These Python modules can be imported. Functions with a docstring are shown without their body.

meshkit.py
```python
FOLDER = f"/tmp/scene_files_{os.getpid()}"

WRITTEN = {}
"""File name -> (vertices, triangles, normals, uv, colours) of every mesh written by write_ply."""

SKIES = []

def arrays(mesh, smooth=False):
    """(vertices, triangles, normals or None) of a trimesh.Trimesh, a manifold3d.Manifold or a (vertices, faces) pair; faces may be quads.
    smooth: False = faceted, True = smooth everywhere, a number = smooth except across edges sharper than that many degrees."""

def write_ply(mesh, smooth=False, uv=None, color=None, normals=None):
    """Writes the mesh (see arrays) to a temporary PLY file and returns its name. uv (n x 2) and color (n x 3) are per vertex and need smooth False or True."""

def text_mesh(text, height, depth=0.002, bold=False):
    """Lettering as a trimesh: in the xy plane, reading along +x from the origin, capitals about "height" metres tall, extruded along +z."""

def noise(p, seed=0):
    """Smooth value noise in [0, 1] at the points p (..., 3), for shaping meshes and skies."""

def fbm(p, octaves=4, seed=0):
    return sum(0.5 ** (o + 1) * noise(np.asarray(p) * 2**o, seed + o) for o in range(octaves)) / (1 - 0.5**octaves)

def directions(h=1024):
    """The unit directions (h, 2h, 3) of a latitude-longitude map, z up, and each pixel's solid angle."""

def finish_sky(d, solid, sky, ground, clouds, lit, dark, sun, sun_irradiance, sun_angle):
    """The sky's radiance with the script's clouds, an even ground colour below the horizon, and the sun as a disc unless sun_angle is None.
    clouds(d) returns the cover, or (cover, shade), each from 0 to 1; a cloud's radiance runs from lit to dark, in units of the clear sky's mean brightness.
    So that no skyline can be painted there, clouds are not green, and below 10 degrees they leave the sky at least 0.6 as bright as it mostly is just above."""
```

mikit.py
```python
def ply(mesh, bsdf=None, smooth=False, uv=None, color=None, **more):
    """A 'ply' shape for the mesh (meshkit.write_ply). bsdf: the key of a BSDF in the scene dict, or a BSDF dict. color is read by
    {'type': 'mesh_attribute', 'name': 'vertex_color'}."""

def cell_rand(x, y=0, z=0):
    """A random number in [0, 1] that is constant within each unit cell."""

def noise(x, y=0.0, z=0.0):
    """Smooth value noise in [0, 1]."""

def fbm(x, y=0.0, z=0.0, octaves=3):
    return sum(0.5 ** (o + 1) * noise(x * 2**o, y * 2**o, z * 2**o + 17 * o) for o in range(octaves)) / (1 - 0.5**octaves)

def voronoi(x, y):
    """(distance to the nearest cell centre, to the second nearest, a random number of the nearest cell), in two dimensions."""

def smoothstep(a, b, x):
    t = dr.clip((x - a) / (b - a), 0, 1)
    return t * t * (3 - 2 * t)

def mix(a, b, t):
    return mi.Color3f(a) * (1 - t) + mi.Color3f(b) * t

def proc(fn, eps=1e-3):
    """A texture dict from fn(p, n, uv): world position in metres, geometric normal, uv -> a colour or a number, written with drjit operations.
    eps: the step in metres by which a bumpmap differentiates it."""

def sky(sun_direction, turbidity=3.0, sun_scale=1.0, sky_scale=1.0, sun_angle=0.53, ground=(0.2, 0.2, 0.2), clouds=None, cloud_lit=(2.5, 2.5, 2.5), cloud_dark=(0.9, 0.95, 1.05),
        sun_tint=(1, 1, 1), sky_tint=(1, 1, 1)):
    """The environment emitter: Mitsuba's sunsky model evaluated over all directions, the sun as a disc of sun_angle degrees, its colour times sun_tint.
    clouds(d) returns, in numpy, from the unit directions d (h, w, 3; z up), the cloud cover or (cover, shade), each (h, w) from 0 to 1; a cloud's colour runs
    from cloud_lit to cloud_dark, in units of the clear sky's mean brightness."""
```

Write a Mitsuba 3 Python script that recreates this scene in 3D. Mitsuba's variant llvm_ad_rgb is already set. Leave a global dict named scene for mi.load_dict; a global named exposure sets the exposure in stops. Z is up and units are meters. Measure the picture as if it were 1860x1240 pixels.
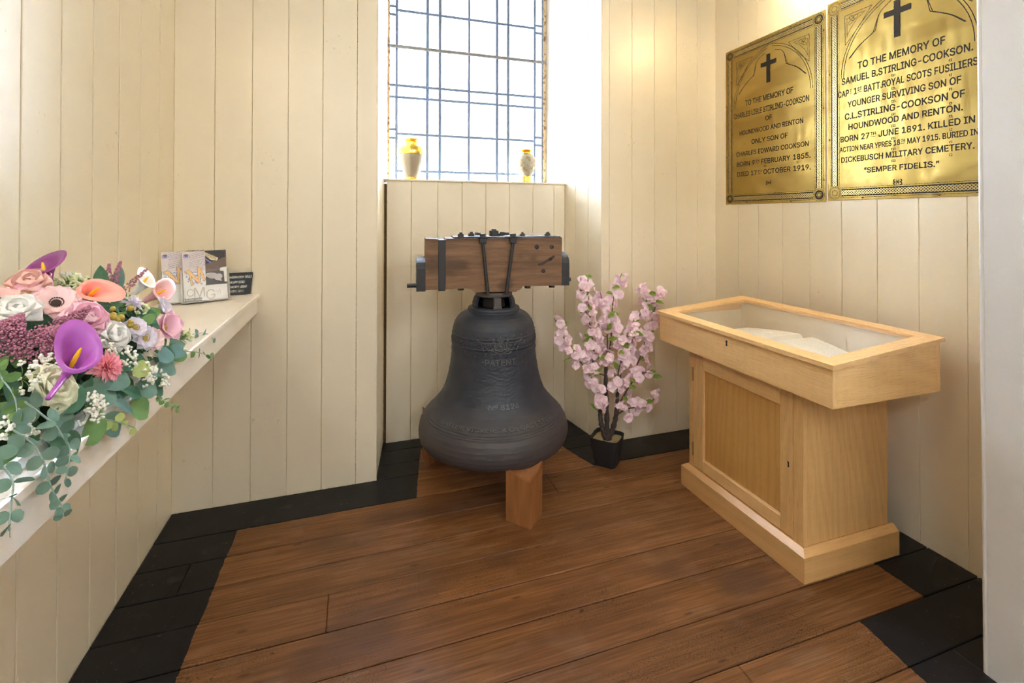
import math, random
import numpy as np
import trimesh
import mitsuba as mi
import drjit as dr
import mikit, meshkit
import shapely
from shapely.geometry import Polygon, LineString, Point
from shapely import affinity
from shapely.ops import unary_union

T = mi.ScalarTransform4f
rng = np.random.default_rng(7)
random.seed(7)
scene, labels = {}, {}

# ------------------------------------------------------------------ camera
EYE = np.array([0.0, 0.0, 1.35])
FWD = np.array([0.3129, 0.9497, 0.0070])
UPV = np.array([-0.0043, -0.0060, 1.0])
scene['camera'] = {'type': 'perspective', 'fov': 2 * math.degrees(math.atan(930 / 863.82)), 'fov_axis': 'x',
                   'to_world': T().look_at(origin=EYE.tolist(), target=(EYE + FWD).tolist(), up=UPV.tolist()),
                   'principal_point_offset_x': 0.0, 'principal_point_offset_y': (620 - 386.1) / 1240, 'near_clip': 0.02, 'far_clip': 500.0}

# ------------------------------------------------------------------ sky and exposure
def clouds(d):
    n = meshkit.fbm(d * 3.0, 3, 5)
    return 0.93 + 0.07 * n, 0.25 * n
scene['sky'] = mikit.sky([0.2, -0.6, 0.75], turbidity=4.0, sun_scale=0.0, sky_scale=100.0, ground=(0.2, 0.2, 0.18), clouds=clouds,
                         cloud_lit=(1.95, 2.35, 3.0), cloud_dark=(1.45, 1.72, 2.2), sky_tint=(1, 1, 1))
SKY_GAIN = 1.0
exposure = 1.12
WARM = (1.0, 0.76, 0.43)
LAMP_R, LAMP_L, UNSEEN_GLOBES = 86.0, 76.0, 17.5  # strengths of the out-of-view wall lights and of the unseen globes

# ------------------------------------------------------------------ room numbers
XL, XR, YB = -0.784, 2.2325, 2.528
ZC = 3.25
YA, YW = 2.925, 3.10          # apron face, glazing plane
SILL = 1.571

# ------------------------------------------------------------------ helpers
def key_for(name):
    if name not in scene and not any(k.startswith(name + '__') for k in scene):
        return name
    i = 1
    while f'{name}_{i:03d}' in scene or any(k.startswith(f'{name}_{i:03d}__') for k in scene):
        i += 1
    return f'{name}_{i:03d}'
COUNT = {}
def part_key(parent, name):
    n = COUNT.get((parent, name), 0)
    COUNT[(parent, name)] = n + 1
    return f'{parent}__{name}' + (f'_{n:03d}' if n else '')
def add(key, mesh, bsdf, smooth=False, **tags):
    scene[key] = mikit.ply(mesh, bsdf, smooth)
    if tags:
        labels[key] = tags
    return key
def part(parent, name, mesh, bsdf, smooth=False, **tags):
    return add(part_key(parent, name), mesh, bsdf, smooth, **tags)
def thing(key, label, category, group=None):
    labels[key] = {'label': label, 'category': category, **({'group': group} if group else {})}
    return key
def struct(key, mesh, bsdf, smooth=False, label=None):
    add(key, mesh, bsdf, smooth, kind='structure', **({'label': label} if label else {}))
    return key
def inst(key, shape, M, **tags):
    scene[key] = {**shape, 'to_world': T(np.asarray(M, float))}
    if tags:
        labels[key] = tags
    return key

def cat(ms):
    return trimesh.util.concatenate(ms)
def box(x0, x1, y0, y1, z0, z1):
    b = trimesh.creation.box(extents=[x1 - x0, y1 - y0, z1 - z0])
    b.apply_translation([(x0 + x1) / 2, (y0 + y1) / 2, (z0 + z1) / 2])
    return b
def cbox(x0, x1, y0, y1, z0, z1, c=0.002):
    hx, hy, hz = (x1 - x0) / 2, (y1 - y0) / 2, (z1 - z0) / 2
    c = min(c, hx * .6, hy * .6, hz * .6)
    P = []
    for sx in (-1, 1):
        for sy in (-1, 1):
            for sz in (-1, 1):
                P += [(sx * (hx - c), sy * (hy - c), sz * hz), (sx * (hx - c), sy * hy, sz * (hz - c)), (sx * hx, sy * (hy - c), sz * (hz - c))]
    m = trimesh.Trimesh(P).convex_hull
    m.apply_translation([(x0 + x1) / 2, (y0 + y1) / 2, (z0 + z1) / 2])
    return m
def xf(mesh, M):
    m = mesh.copy()
    m.apply_transform(np.asarray(M, float))
    return m
def basis(o, x, y, z):
    M = np.eye(4)
    M[:3, 0], M[:3, 1], M[:3, 2], M[:3, 3] = x, y, z, o
    return M
def unit(v):
    v = np.asarray(v, float)
    return v / max(np.linalg.norm(v), 1e-12)
def frame(o, n, up=(0, 0, 1), roll=0.0):
    z = unit(n)
    u = np.asarray(up, float)
    if abs(u @ z) > .97:
        u = np.array([0, 1.0, 0.1])
    x = unit(np.cross(u, z))
    y = np.cross(z, x)
    c, s = math.cos(roll), math.sin(roll)
    return basis(o, c * x + s * y, -s * x + c * y, z)
def rotz(a):
    return trimesh.transformations.rotation_matrix(a, [0, 0, 1])
def rotx(a):
    return trimesh.transformations.rotation_matrix(a, [1, 0, 0])
def roty(a):
    return trimesh.transformations.rotation_matrix(a, [0, 1, 0])
def trans(x, y, z):
    return trimesh.transformations.translation_matrix([x, y, z])
def scl(s):
    M = np.eye(4); M[:3, :3] *= s; return M
def extr(poly, d):
    g = [p for p in getattr(poly, 'geoms', [poly]) if p.geom_type == 'Polygon' and p.area > 1e-9]
    return cat([trimesh.creation.extrude_polygon(p, d, engine='earcut') for p in g])
def lathe(profile, n=48, a0=0.0):
    pr = np.asarray(profile, float)
    th = a0 + np.arange(n) * 2 * np.pi / n
    v = np.stack([pr[:, None, 0] * np.cos(th), pr[:, None, 0] * np.sin(th), np.repeat(pr[:, 1:2], n, 1)], -1).reshape(-1, 3)
    f = []
    m = len(pr)
    i = np.arange(n); j = (i + 1) % n
    for k in range(m - 1):
        a, b = k * n, (k + 1) * n
        f.append(np.stack([a + i, a + j, b + j], 1)); f.append(np.stack([a + i, b + j, b + i], 1))
    mesh = trimesh.Trimesh(v, np.vstack(f), process=True)
    return mesh
def curve(pts, n):
    """Catmull-Rom through pts, n samples."""
    p = np.asarray(pts, float)
    if len(p) == 2:
        return p[0] + (p[1] - p[0]) * np.linspace(0, 1, n)[:, None]
    q = np.vstack([2 * p[0] - p[1], p, 2 * p[-1] - p[-2]])
    out = []
    for t in np.linspace(0, len(p) - 1, n):
        i = min(int(t), len(p) - 2); u = t - i
        a, b, c, d = q[i], q[i + 1], q[i + 2], q[i + 3]
        out.append(.5 * (2 * b + (c - a) * u + (2 * a - 5 * b + 4 * c - d) * u * u + (3 * b - a - 3 * c + d) * u ** 3))
    return np.array(out)
def tube(pts, r, n=8, cap=True):
    p = np.asarray(pts, float)
    r = np.broadcast_to(np.asarray(r, float), (len(p),))
    t = np.gradient(p, axis=0)
    t /= np.maximum(np.linalg.norm(t, axis=1, keepdims=True), 1e-12)
    a = np.cross(t[0], [0, 0, 1.0]) if abs(t[0][2]) < .9 else np.cross(t[0], [1.0, 0, 0])
    V = []
    th = np.arange(n) * 2 * np.pi / n
    for i in range(len(p)):
        a = unit(a - (a @ t[i]) * t[i]); b = np.cross(t[i], a)
        V.append(p[i] + r[i] * (np.cos(th)[:, None] * a + np.sin(th)[:, None] * b))
    V = np.vstack(V)
    F = []
    i = np.arange(n); j = (i + 1) % n
    for k in range(len(p) - 1):
        F.append(np.stack([k * n + i, k * n + j, (k + 1) * n + j], 1)); F.append(np.stack([k * n + i, (k + 1) * n + j, (k + 1) * n + i], 1))
    if cap:
        m = len(V)
        V = np.vstack([V, p[:1], p[-1:]])
        F.append(np.stack([j, i, np.full(n, m)], 1))
        e = (len(p) - 1) * n
        F.append(np.stack([e + i, e + j, np.full(n, m + 1)], 1))
    return trimesh.Trimesh(V, np.vstack(F), process=False)
def grid(fn, nu, nv):
    u, v = np.meshgrid(np.linspace(0, 1, nu), np.linspace(0, 1, nv), indexing='ij')
    P = fn(u, v).reshape(-1, 3)
    a = np.arange(nu * nv).reshape(nu, nv)
    q = np.stack([a[:-1, :-1], a[1:, :-1], a[1:, 1:], a[:-1, 1:]], -1).reshape(-1, 4)
    return trimesh.Trimesh(P, np.vstack([q[:, [0, 1, 2]], q[:, [0, 2, 3]]]), process=False)
def cyl(p, q, r, n=12):
    return tube([p, q], [r, r], n)
def hexnut(c, r, h, axis=(0, 0, 1)):
    m = trimesh.creation.cylinder(radius=r, height=h, sections=6)
    return xf(m, frame(c, axis))
def text(s, cap, width=None, depth=.0005, bold=False):
    m = meshkit.text_mesh(s, cap, depth, bold)
    b = m.bounds
    m.apply_translation([-b[0][0], 0, 0])
    if width:
        m.apply_scale([width / (b[1][0] - b[0][0]), 1, 1])
    return m

# ------------------------------------------------------------------ materials
def two(b):
    return {'type': 'twosided', 'bsdf': b}
def rgb(c):
    return {'type': 'rgb', 'value': [float(x) for x in c]}
def mat(name, color, rough=.5, metallic=0.0, spec=.5, bump=None, bump_scale=1.0, **more):
    base = mikit.proc(color) if callable(color) else rgb(color)
    b = {'type': 'principled', 'base_color': base, 'roughness': mikit.proc(rough) if callable(rough) else float(rough),
         'metallic': float(metallic), 'specular': float(spec), **more}
    if bump is not None:
        b = {'type': 'bumpmap', 'arbitrary': mikit.proc(bump), 'scale': float(bump_scale), 'bsdf': b}
    scene[name] = two(b)
    return name
N, FB = mikit.noise, mikit.fbm

PAINT = (0.80, 0.725, 0.545)
def paint_fn(p, n, uv):
    k = FB(p.x * 2.3, p.y * 2.3, p.z * 0.9)
    s = mikit.smoothstep(.86, .95, N(p.x * 140, p.y * 140, p.z * 60)) * .35
    return mikit.mix(mikit.mix((.81, .724, .545), (.84, .757, .59), k), (.40, .33, .22), s * mikit.smoothstep(.62, .8, N(p.x * 5, p.y * 5, p.z * 5)))
mat('paint_cream', paint_fn, rough=.34, spec=.45)
mat('paint_shelf_lit', (.84, .80, .73), rough=.34, spec=.45)  # lighter than the wall paint: stronger light on the shelf put into the colour
mat('paint_white', (.62, .60, .57), rough=.35, spec=.45)
mat('plaster', (.80, .78, .74), rough=.8, spec=.2)
mat('gap_dark', (.10, .065, .03), rough=.9, spec=.1)
def stone_fn(p, n, uv):
    k = FB(p.x * 90, p.y * 90, p.z * 60)
    return mikit.mix((.62, .45, .26), (.16, .09, .045), mikit.smoothstep(.5, .72, k))
mat('mortar', stone_fn, rough=.9, spec=.1)
mat('lead', (.13, .17, .25), rough=.45, metallic=.4)  # bluish glare of the window put into the lead colour
mat('iron_bar', (.20, .19, .18), rough=.6, metallic=.3)
scene['pane_glass'] = {'type': 'thindielectric', 'int_ior': 1.5}
scene['sheet_glass'] = {'type': 'thindielectric', 'int_ior': 1.5}

def floor_fn(p, n, uv):
    row = dr.floor(p.y / 0.1655)
    t = mikit.cell_rand(row, 3)
    wx = p.x + 3.7 * t
    g = FB(wx * 2.2 + 9 * t, p.y * 46, 0.0, 4)
    fine = N(wx * 9, p.y * 420)
    blot = FB(p.x * 3.1 + 5, p.y * 4.7, 0.0, 4)
    c = mikit.mix((.080, .033, .0135), (.205, .098, .040), dr.clip(g * .75 + blot * .45 - .12, 0, 1))
    c = c * (.66 + .62 * fine) * (.80 + .40 * t) * (.86 + .28 * FB(wx * 14, p.y * 120, 2.0))
    c = mikit.mix(c, c * mi.Color3f(1.16, 1.0, .84), FB(p.x * 1.7 + 20, p.y * 2.1, 4.0))
    c = mikit.mix(c, mi.Color3f(.30, .20, .13), mikit.smoothstep(.60, .82, FB(p.x * 9, p.y * 17, 6.0)) * .10)
    c = mikit.mix(c, mi.Color3f(.055, .030, .020), mikit.smoothstep(.58, .80, FB(p.x * 2.2 + 40, p.y * 5.0, 2.0)) * .5)
    # crackled varnish in patches of some boards
    f1, f2, _ = mikit.voronoi(p.x * 95 + 3.0 * N(p.x * 26, p.y * 26), p.y * 190 + 2.0 * N(p.x * 40, p.y * 40))
    crack = (1 - mikit.smoothstep(.02, .12, f2 - f1)) * mikit.smoothstep(.46, .66, FB(p.x * 2.6 + 11, p.y * 7.3, 0.0, 4)) * mikit.smoothstep(2.05, 1.6, p.y)
    c = mikit.mix(c, mi.Color3f(.020, .011, .006), crack * .9)
    # knots
    k1, _, kr = mikit.voronoi(p.x * 1.4, p.y * 5.2)
    c = mikit.mix(c, mi.Color3f(.025, .014, .009), (1 - mikit.smoothstep(.012, .035, k1)) * .6)
    # black painted margin
    w = .004 * (N(p.x * 60, p.y * 60) - .5) + .006 * (N(p.x * 9, p.y * 9) - .5)
    x, y = p.x + w, p.y + w
    m_left = x < -.476 - .018 * (2.3 - y)
    m_back = (y > 2.318) & ((x < .286 + (y - 2.318) * .165) | (x > 1.229 - (y - 2.318) * .265))
    m_right = ((x > 1.930) & (y > 1.156)) | ((y <= 1.156) & (x > 1.605 - (1.156 - y) * .12))
    m_rec = y > 2.79
    black = m_left | m_back | m_right | m_rec
    spk = mikit.smoothstep(.955, .985, N(p.x * 160, p.y * 160)) * .5 + mikit.smoothstep(.72, .9, FB(p.x * 14, p.y * 14, 5.0)) * .06
    kb = mikit.mix((.0045, .0040, .0040), (.010, .0098, .0108), FB(p.x * 8, p.y * 8, 1.0)) + spk * mi.Color3f(.12, .12, .125)
    return dr.select(black, kb, c)
def floor_rough(p, n, uv):
    return .30 + .22 * FB(p.x * 5, p.y * 9, 3.0)
mat('floor_gap', (.006, .004, .003), rough=.9, spec=.1)
mat('floor_wood', floor_fn, rough=floor_rough, spec=.15, bump=lambda p, n, uv: FB(p.x * 6, p.y * 240, 0.0), bump_scale=.0006)

def oak(axis, light=(.80, .52, .235), dark=(.62, .36, .135), seed=0.0):
    def fn(p, n, uv):
        a, b, c = {'x': (p.x, p.y, p.z), 'y': (p.y, p.x, p.z), 'z': (p.z, p.y, p.x)}[axis]
        a = a + seed
        w = FB(a * 2.0, b * 7, c * 7) * .05
        r = dr.sqrt(dr.square(b - .31 * seed + w) + dr.square(c - .72 + w * 1.3 + .06 * a * a))
        ring = .5 + .5 * dr.sin(r * 230 + 7 * FB(a * 2.2, b * 16, c * 16))
        pore = mikit.smoothstep(.60, .9, N(a * 26, b * 900, c * 900))
        k = dr.clip(.32 * ring + .55 * FB(a * 1.1, b * 150, c * 150, 3) + .30 * FB(a * 1.3, b * 9, c * 9) - .18, 0, 1)
        return mikit.mix(mikit.mix(light, dark, k * .75), (.30, .16, .06), pore * .35)
    return fn
mat('oak_y', oak('y'), rough=.38)
mat('oak_x', oak('x', seed=.4), rough=.38)
mat('oak_z', oak('z', (.66, .40, .165), (.48, .265, .09), seed=.9), rough=.4)
mat('oak_panel', oak('z', (.50, .265, .075), (.36, .165, .036), seed=.2), rough=.4)
mat('oak_plinth', oak('y', (.64, .375, .15), (.48, .26, .09), seed=.7), rough=.4)
mat('oak_plinth_end', oak('x', (.64, .375, .15), (.48, .26, .09), seed=.33), rough=.4)
mat('oak_edge', (.66, .42, .20), rough=.35)
mat('case_lining', (.66, .58, .44), rough=.6)  # pale and warm: the wall reflected in the lid glass put into the colour
mat('dark_hole', (.008, .006, .005), rough=.8)
mat('hinge_brass', (.30, .17, .06), rough=.4, metallic=.7)

def cast_fn(p, n, uv):
    k = FB(p.x * 14, p.y * 14, p.z * 14)
    c = mikit.mix((.016, .021, .033), (.029, .033, .043), k)
    low = mikit.smoothstep(.48, .30, p.z) * .8
    return mikit.mix(c, (.055, .043, .039), low * (.6 + .4 * k))
mat('cast_steel', cast_fn, rough=.45, spec=.4, bump=lambda p, n, uv: FB(p.x * 75, p.y * 75, p.z * 130), bump_scale=.0028)
mat('cast_relief', (.055, .056, .060), rough=.45, spec=.6)
mat('black_iron', (.018, .0185, .021), rough=.5, spec=.5, bump=lambda p, n, uv: FB(p.x * 120, p.y * 120, p.z * 120), bump_scale=.001)
mat('burnt_wood', (.040, .026, .020), rough=.7)
mat('grey_iron', (.060, .052, .048), rough=.5, spec=.5)
def stock_fn(p, n, uv):
    g = FB(p.x * 4, p.y * 40, p.z * 60, 4)
    c = mikit.mix((.085, .045, .024), (.255, .145, .078), g)
    b = FB(p.x * 7 + 3, p.y * 7, p.z * 9)
    c = mikit.mix(c, mi.Color3f(.06, .035, .022), mikit.smoothstep(.55, .8, b) * .7)
    edge = mikit.smoothstep(1.215, 1.24, p.z)
    c = mikit.mix(c, mi.Color3f(.07, .042, .026), edge * .6)
    return c * (.85 + .3 * N(p.x * 20, p.y * 300, p.z * 300))
mat('stock_wood', stock_fn, rough=.6, spec=.3, bump=lambda p, n, uv: FB(p.x * 8, p.y * 150, p.z * 150), bump_scale=.0015)
def block_fn(p, n, uv):
    g = FB(p.x * 40, p.y * 40, p.z * 5, 4)
    return mikit.mix((.165, .062, .021), (.285, .120, .042), g) * (.9 + .2 * N(p.x * 300, p.y * 300, p.z * 16))
mat('block_wood', block_fn, rough=.42)

def brass_fn(p, n, uv):
    k = FB(p.y * 7 + 2, p.z * 7, 0.0, 4)
    t = mikit.smoothstep(.52, .72, FB(p.y * 3 + 8, p.z * 9, 3.0))
    c = mikit.mix((.26, .172, .040), (.41, .295, .098), k)
    return mikit.mix(c, mi.Color3f(.22, .135, .037), t * .5)
def brass_rough(p, n, uv):
    return .27 + .20 * FB(p.y * 6, p.z * 10, 1.0)
mat('brass', brass_fn, rough=brass_rough, metallic=1.0, bump=lambda p, n, uv: FB(p.y * 5, p.z * 7, 0.0, 3) + .15 * N(p.y * 40, p.z * 9), bump_scale=.006)
mat('brass_strand', (.46, .35, .16), rough=.30, metallic=1.0)
mat('enamel', (.012, .010, .009), rough=.6, spec=.2)
mat('screw', (.10, .075, .04), rough=.45, metallic=.8)

mat('urn_white', (.42, .345, .24), rough=.25)
mat('urn_gold', (.95, .66, .13), rough=.22, metallic=1.0)
mat('urn_pearl', lambda p, n, uv: mikit.mix((.46, .41, .31), (.36, .27, .12), mikit.smoothstep(.48, .62, FB(p.x * 60, p.y * 60, p.z * 60))), rough=.3)
mat('pot_black', (.012, .013, .016), rough=.38)
mat('soil', lambda p, n, uv: mikit.mix((.12, .085, .035), (.46, .36, .18), FB(p.x * 160, p.y * 160, p.z * 160)), rough=.9, spec=.1)
mat('bark', lambda p, n, uv: mikit.mix((.025, .020, .020), (.075, .055, .05), FB(p.x * 90, p.y * 90, p.z * 50)), rough=.8, spec=.2)
mat('twig', (.07, .04, .025), rough=.7)
mat('paper', (.86, .86, .85), rough=.7, spec=.2)
mat('page', (.93, .92, .89), rough=.7, spec=.2)
mat('ink_page', (.66, .64, .60), rough=.7)
mat('ink', (.10, .10, .11), rough=.7)
mat('ink_faint', (.52, .50, .46), rough=.7)
mat('print_grey', (.46, .45, .45), rough=.6)
mat('print_mauve', (.67, .61, .63), rough=.5)
mat('print_dark', (.035, .032, .034), rough=.5)
mat('print_brown', (.14, .10, .08), rough=.5)
mat('print_gold', (.85, .56, .24), rough=.5)
mat('print_outline', (.18, .07, .06), rough=.5)
mat('print_blue', (.16, .15, .42), rough=.5)
mat('print_cream', (.80, .70, .47), rough=.5)
mat('print_skin', (.50, .46, .46), rough=.5)
mat('sign_black', (.010, .009, .008), rough=.15)
mat('sign_white', (.85, .84, .80), rough=.5)
scene['acrylic'] = {'type': 'thindielectric', 'int_ior': 1.49}
mat('acrylic_edge', (.62, .62, .60), rough=.2)
mat('tray_white', (.80, .80, .82), rough=.15)

def thin(name, color, rough=.6, trans=.6):
    scene[name] = {'type': 'principledthin', 'base_color': mikit.proc(color) if callable(color) else rgb(color), 'roughness': rough, 'diff_trans': trans, 'spec_trans': 0.0, 'eta': 1.4}
    return name
def mott(a, b, s=60.0):
    return lambda p, n, uv: mikit.mix(a, b, FB(p.x * s, p.y * s, p.z * s))
thin('petal_blossom', mott((.94, .70, .77), (.96, .87, .90), 45), trans=.45)
thin('petal_peach', mott((.88, .55, .49), (.94, .76, .72), 30))
thin('petal_pink', mott((.90, .52, .66), (.95, .78, .85), 25))
thin('petal_white', (.90, .90, .88))
thin('petal_cream', mott((.84, .85, .60), (.94, .93, .87), 30))
thin('petal_lilac', (.84, .80, .89))
thin('petal_mum', mott((.86, .30, .38), (.93, .56, .62), 60))
thin('petal_blush', mott((.92, .62, .62), (.96, .86, .86), 30))
mat('spathe_purple', mott((.26, .03, .30), (.50, .16, .56), 26), rough=.4)
mat('spathe_deep', mott((.13, .012, .12), (.26, .04, .24), 26), rough=.4)
mat('spathe_coral', mott((.88, .22, .20), (.95, .50, .42), 22), rough=.4)
mat('spathe_white', (.88, .87, .82), rough=.4)
mat('spathe_pink', mott((.86, .34, .38), (.92, .70, .66), 16), rough=.4)
mat('spadix', (.92, .56, .02), rough=.6)
mat('flower_eye', (.035, .02, .015), rough=.8)
mat('astilbe', mott((.24, .075, .125), (.50, .23, .31), 120), rough=.8)
mat('fill_white', (.86, .87, .80), rough=.8)
mat('fill_green', (.70, .76, .46), rough=.8)
mat('olive_bud', (.38, .28, .05), rough=.7)
thin('leaf_tree', mott((.11, .18, .028), (.21, .28, .06), 40), trans=.3)
thin('leaf_grey', mott((.075, .15, .11), (.19, .28, .22), 30), trans=.3)
thin('leaf_dark', mott((.035, .10, .06), (.10, .19, .12), 30), trans=.25)
thin('leaf_green', mott((.09, .19, .06), (.20, .31, .12), 30), trans=.3)
thin('leaf_lime', mott((.33, .42, .12), (.52, .58, .25), 30), trans=.4)
thin('leaf_blue', mott((.085, .17, .15), (.19, .30, .27), 30), trans=.3)
mat('stem_green', (.13, .22, .07), rough=.6)
mat('stem_grey', (.22, .31, .27), rough=.6)
mat('foam_dark', (.02, .045, .02), rough=.9, spec=.1)
mat('lamp_metal', (.45, .33, .15), rough=.3, metallic=1.0)

# ------------------------------------------------------------------ the room shell
def board_mesh(u0, u1, z0, z1, t=.02, g=.0009, c=.0019):
    pr = [(u0 + g, -t), (u1 - g, -t), (u1 - g, -c), (u1 - g - c, 0), (u0 + g + c, 0), (u0 + g, -c)]
    return extr(Polygon(pr), z1 - z0).apply_translation([0, 0, z0])
def boards(wall, edges, z0, z1, M, wide=0.0):
    for a, b in zip(edges[:-1], edges[1:]):
        g = .0005 + .0009 * rng.random() ** 3
        m = board_mesh(min(a, b), max(a, b), z0, z1, g=g + wide, c=.0019)
        m.apply_translation([0, -.0009 * rng.random(), 0])
        part(wall, 'plank', xf(m, M), 'paint_cream')
# local frame of boards: u along the wall, v = out of the wall (into the room), z up
M_back = basis([0, YB, 0], [1, 0, 0], [0, -1, 0], [0, 0, 1])
M_left = basis([XL, 0, 0], [0, 1, 0], [1, 0, 0], [0, 0, 1])
M_right = basis([XR, 0, 0], [0, 1, 0], [-1, 0, 0], [0, 0, 1])
def fixdet(M):
    return M
struct('wall_left', box(XL - .12, XL - .0205, .30, YB + .12, -.10, ZC), 'gap_dark')
boards('wall_left', [.35, .49, .655, .82, .988, 1.155, 1.324, 1.492, 1.661, 1.8325, 2.006, 2.180, 2.363, 2.545], -.02, ZC, M_left, .0016)
struct('wall_back', cat([box(XL - .12, .085, YB + .0205, YB + .13, -.10, ZC), box(1.418, XR + .12, YB + .0205, YB + .13, -.10, ZC)]), 'gap_dark')
boards('wall_back', [XL - .0005, -.622, -.467, -.311, -.155, .0067, .1045], 0, ZC, M_back)
boards('wall_back', [1.398, 1.449, 1.6046, 1.765, 1.928, 2.086, XR + .0006], 0, ZC, M_back)
struct('wall_right', box(XR + .0205, XR + .12, .86, YB + .12, -.10, ZC), 'gap_dark')
boards('wall_right', [.87, 1.022, 1.1885, 1.354, 1.521, 1.686, 1.856, 2.020, 2.187, 2.338, YB + .018], -.02, ZC, M_right)

# splayed reveals of the window recess
def reveal(name, a, b, cuts, side):
    a, b = np.array(a), np.array(b)
    d = unit(b - a); L = np.linalg.norm(b - a)
    nrm = np.array([d[1], -d[0]]) * side
    M = basis([a[0], a[1], 0], [d[0], d[1], 0], [nrm[0], nrm[1], 0], [0, 0, 1])
    struct(name, xf(box(-.0, L, -.10, -.0205, -.10, ZC), M), 'gap_dark')
    ed = [0.0] + [c for c in cuts if c < L] + [L]
    for e0, e1 in zip(ed[:-1], ed[1:]):
        part(name, 'plank', xf(board_mesh(e0, e1, 0, ZC), M), 'paint_cream')
    part(name, 'corner_bead', tube([[a[0], a[1] + .004, 0], [a[0], a[1] + .004, ZC]], .0055, 10), 'paint_cream', smooth=40)
reveal('wall_reveal_left', (.1045, YB), (.166, 2.955), [.16, .31], 1)
reveal('wall_reveal_right', (1.3975, YB), (1.336, 2.955), [.14, .28], -1)
# plaster reveal between the boards and the glass
def quadprism(pts, z0, z1):
    return extr(Polygon(pts), z1 - z0).apply_translation([0, 0, z0])
struct('trim_1', quadprism([(.05, 2.955), (.166, 2.955), (.196, YW + .02), (.05, YW + .02)], SILL - .02, ZC), 'plaster')
struct('trim_2', quadprism([(1.336, 2.955), (1.47, 2.955), (1.47, YW + .02), (1.262, YW + .02)], SILL - .02, ZC), 'plaster')
# apron of boards below the window, with the sill on it
struct('wall_apron', box(.08, 1.42, YA + .0205, YA + .06, -.10, SILL - .03), 'gap_dark')
M_apron = basis([0, YA, 0], [1, 0, 0], [0, -1, 0], [0, 0, 1])
boards('wall_apron', [.178, .322, .483, .635, .790, .946, 1.109, 1.258, 1.338], 0, SILL - .012, M_apron)
struct('trim_3', cbox(.158, 1.342, YA - .012, YW + .02, SILL - .012, SILL, .003), 'paint_cream', label='cream painted window sill board')
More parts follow.
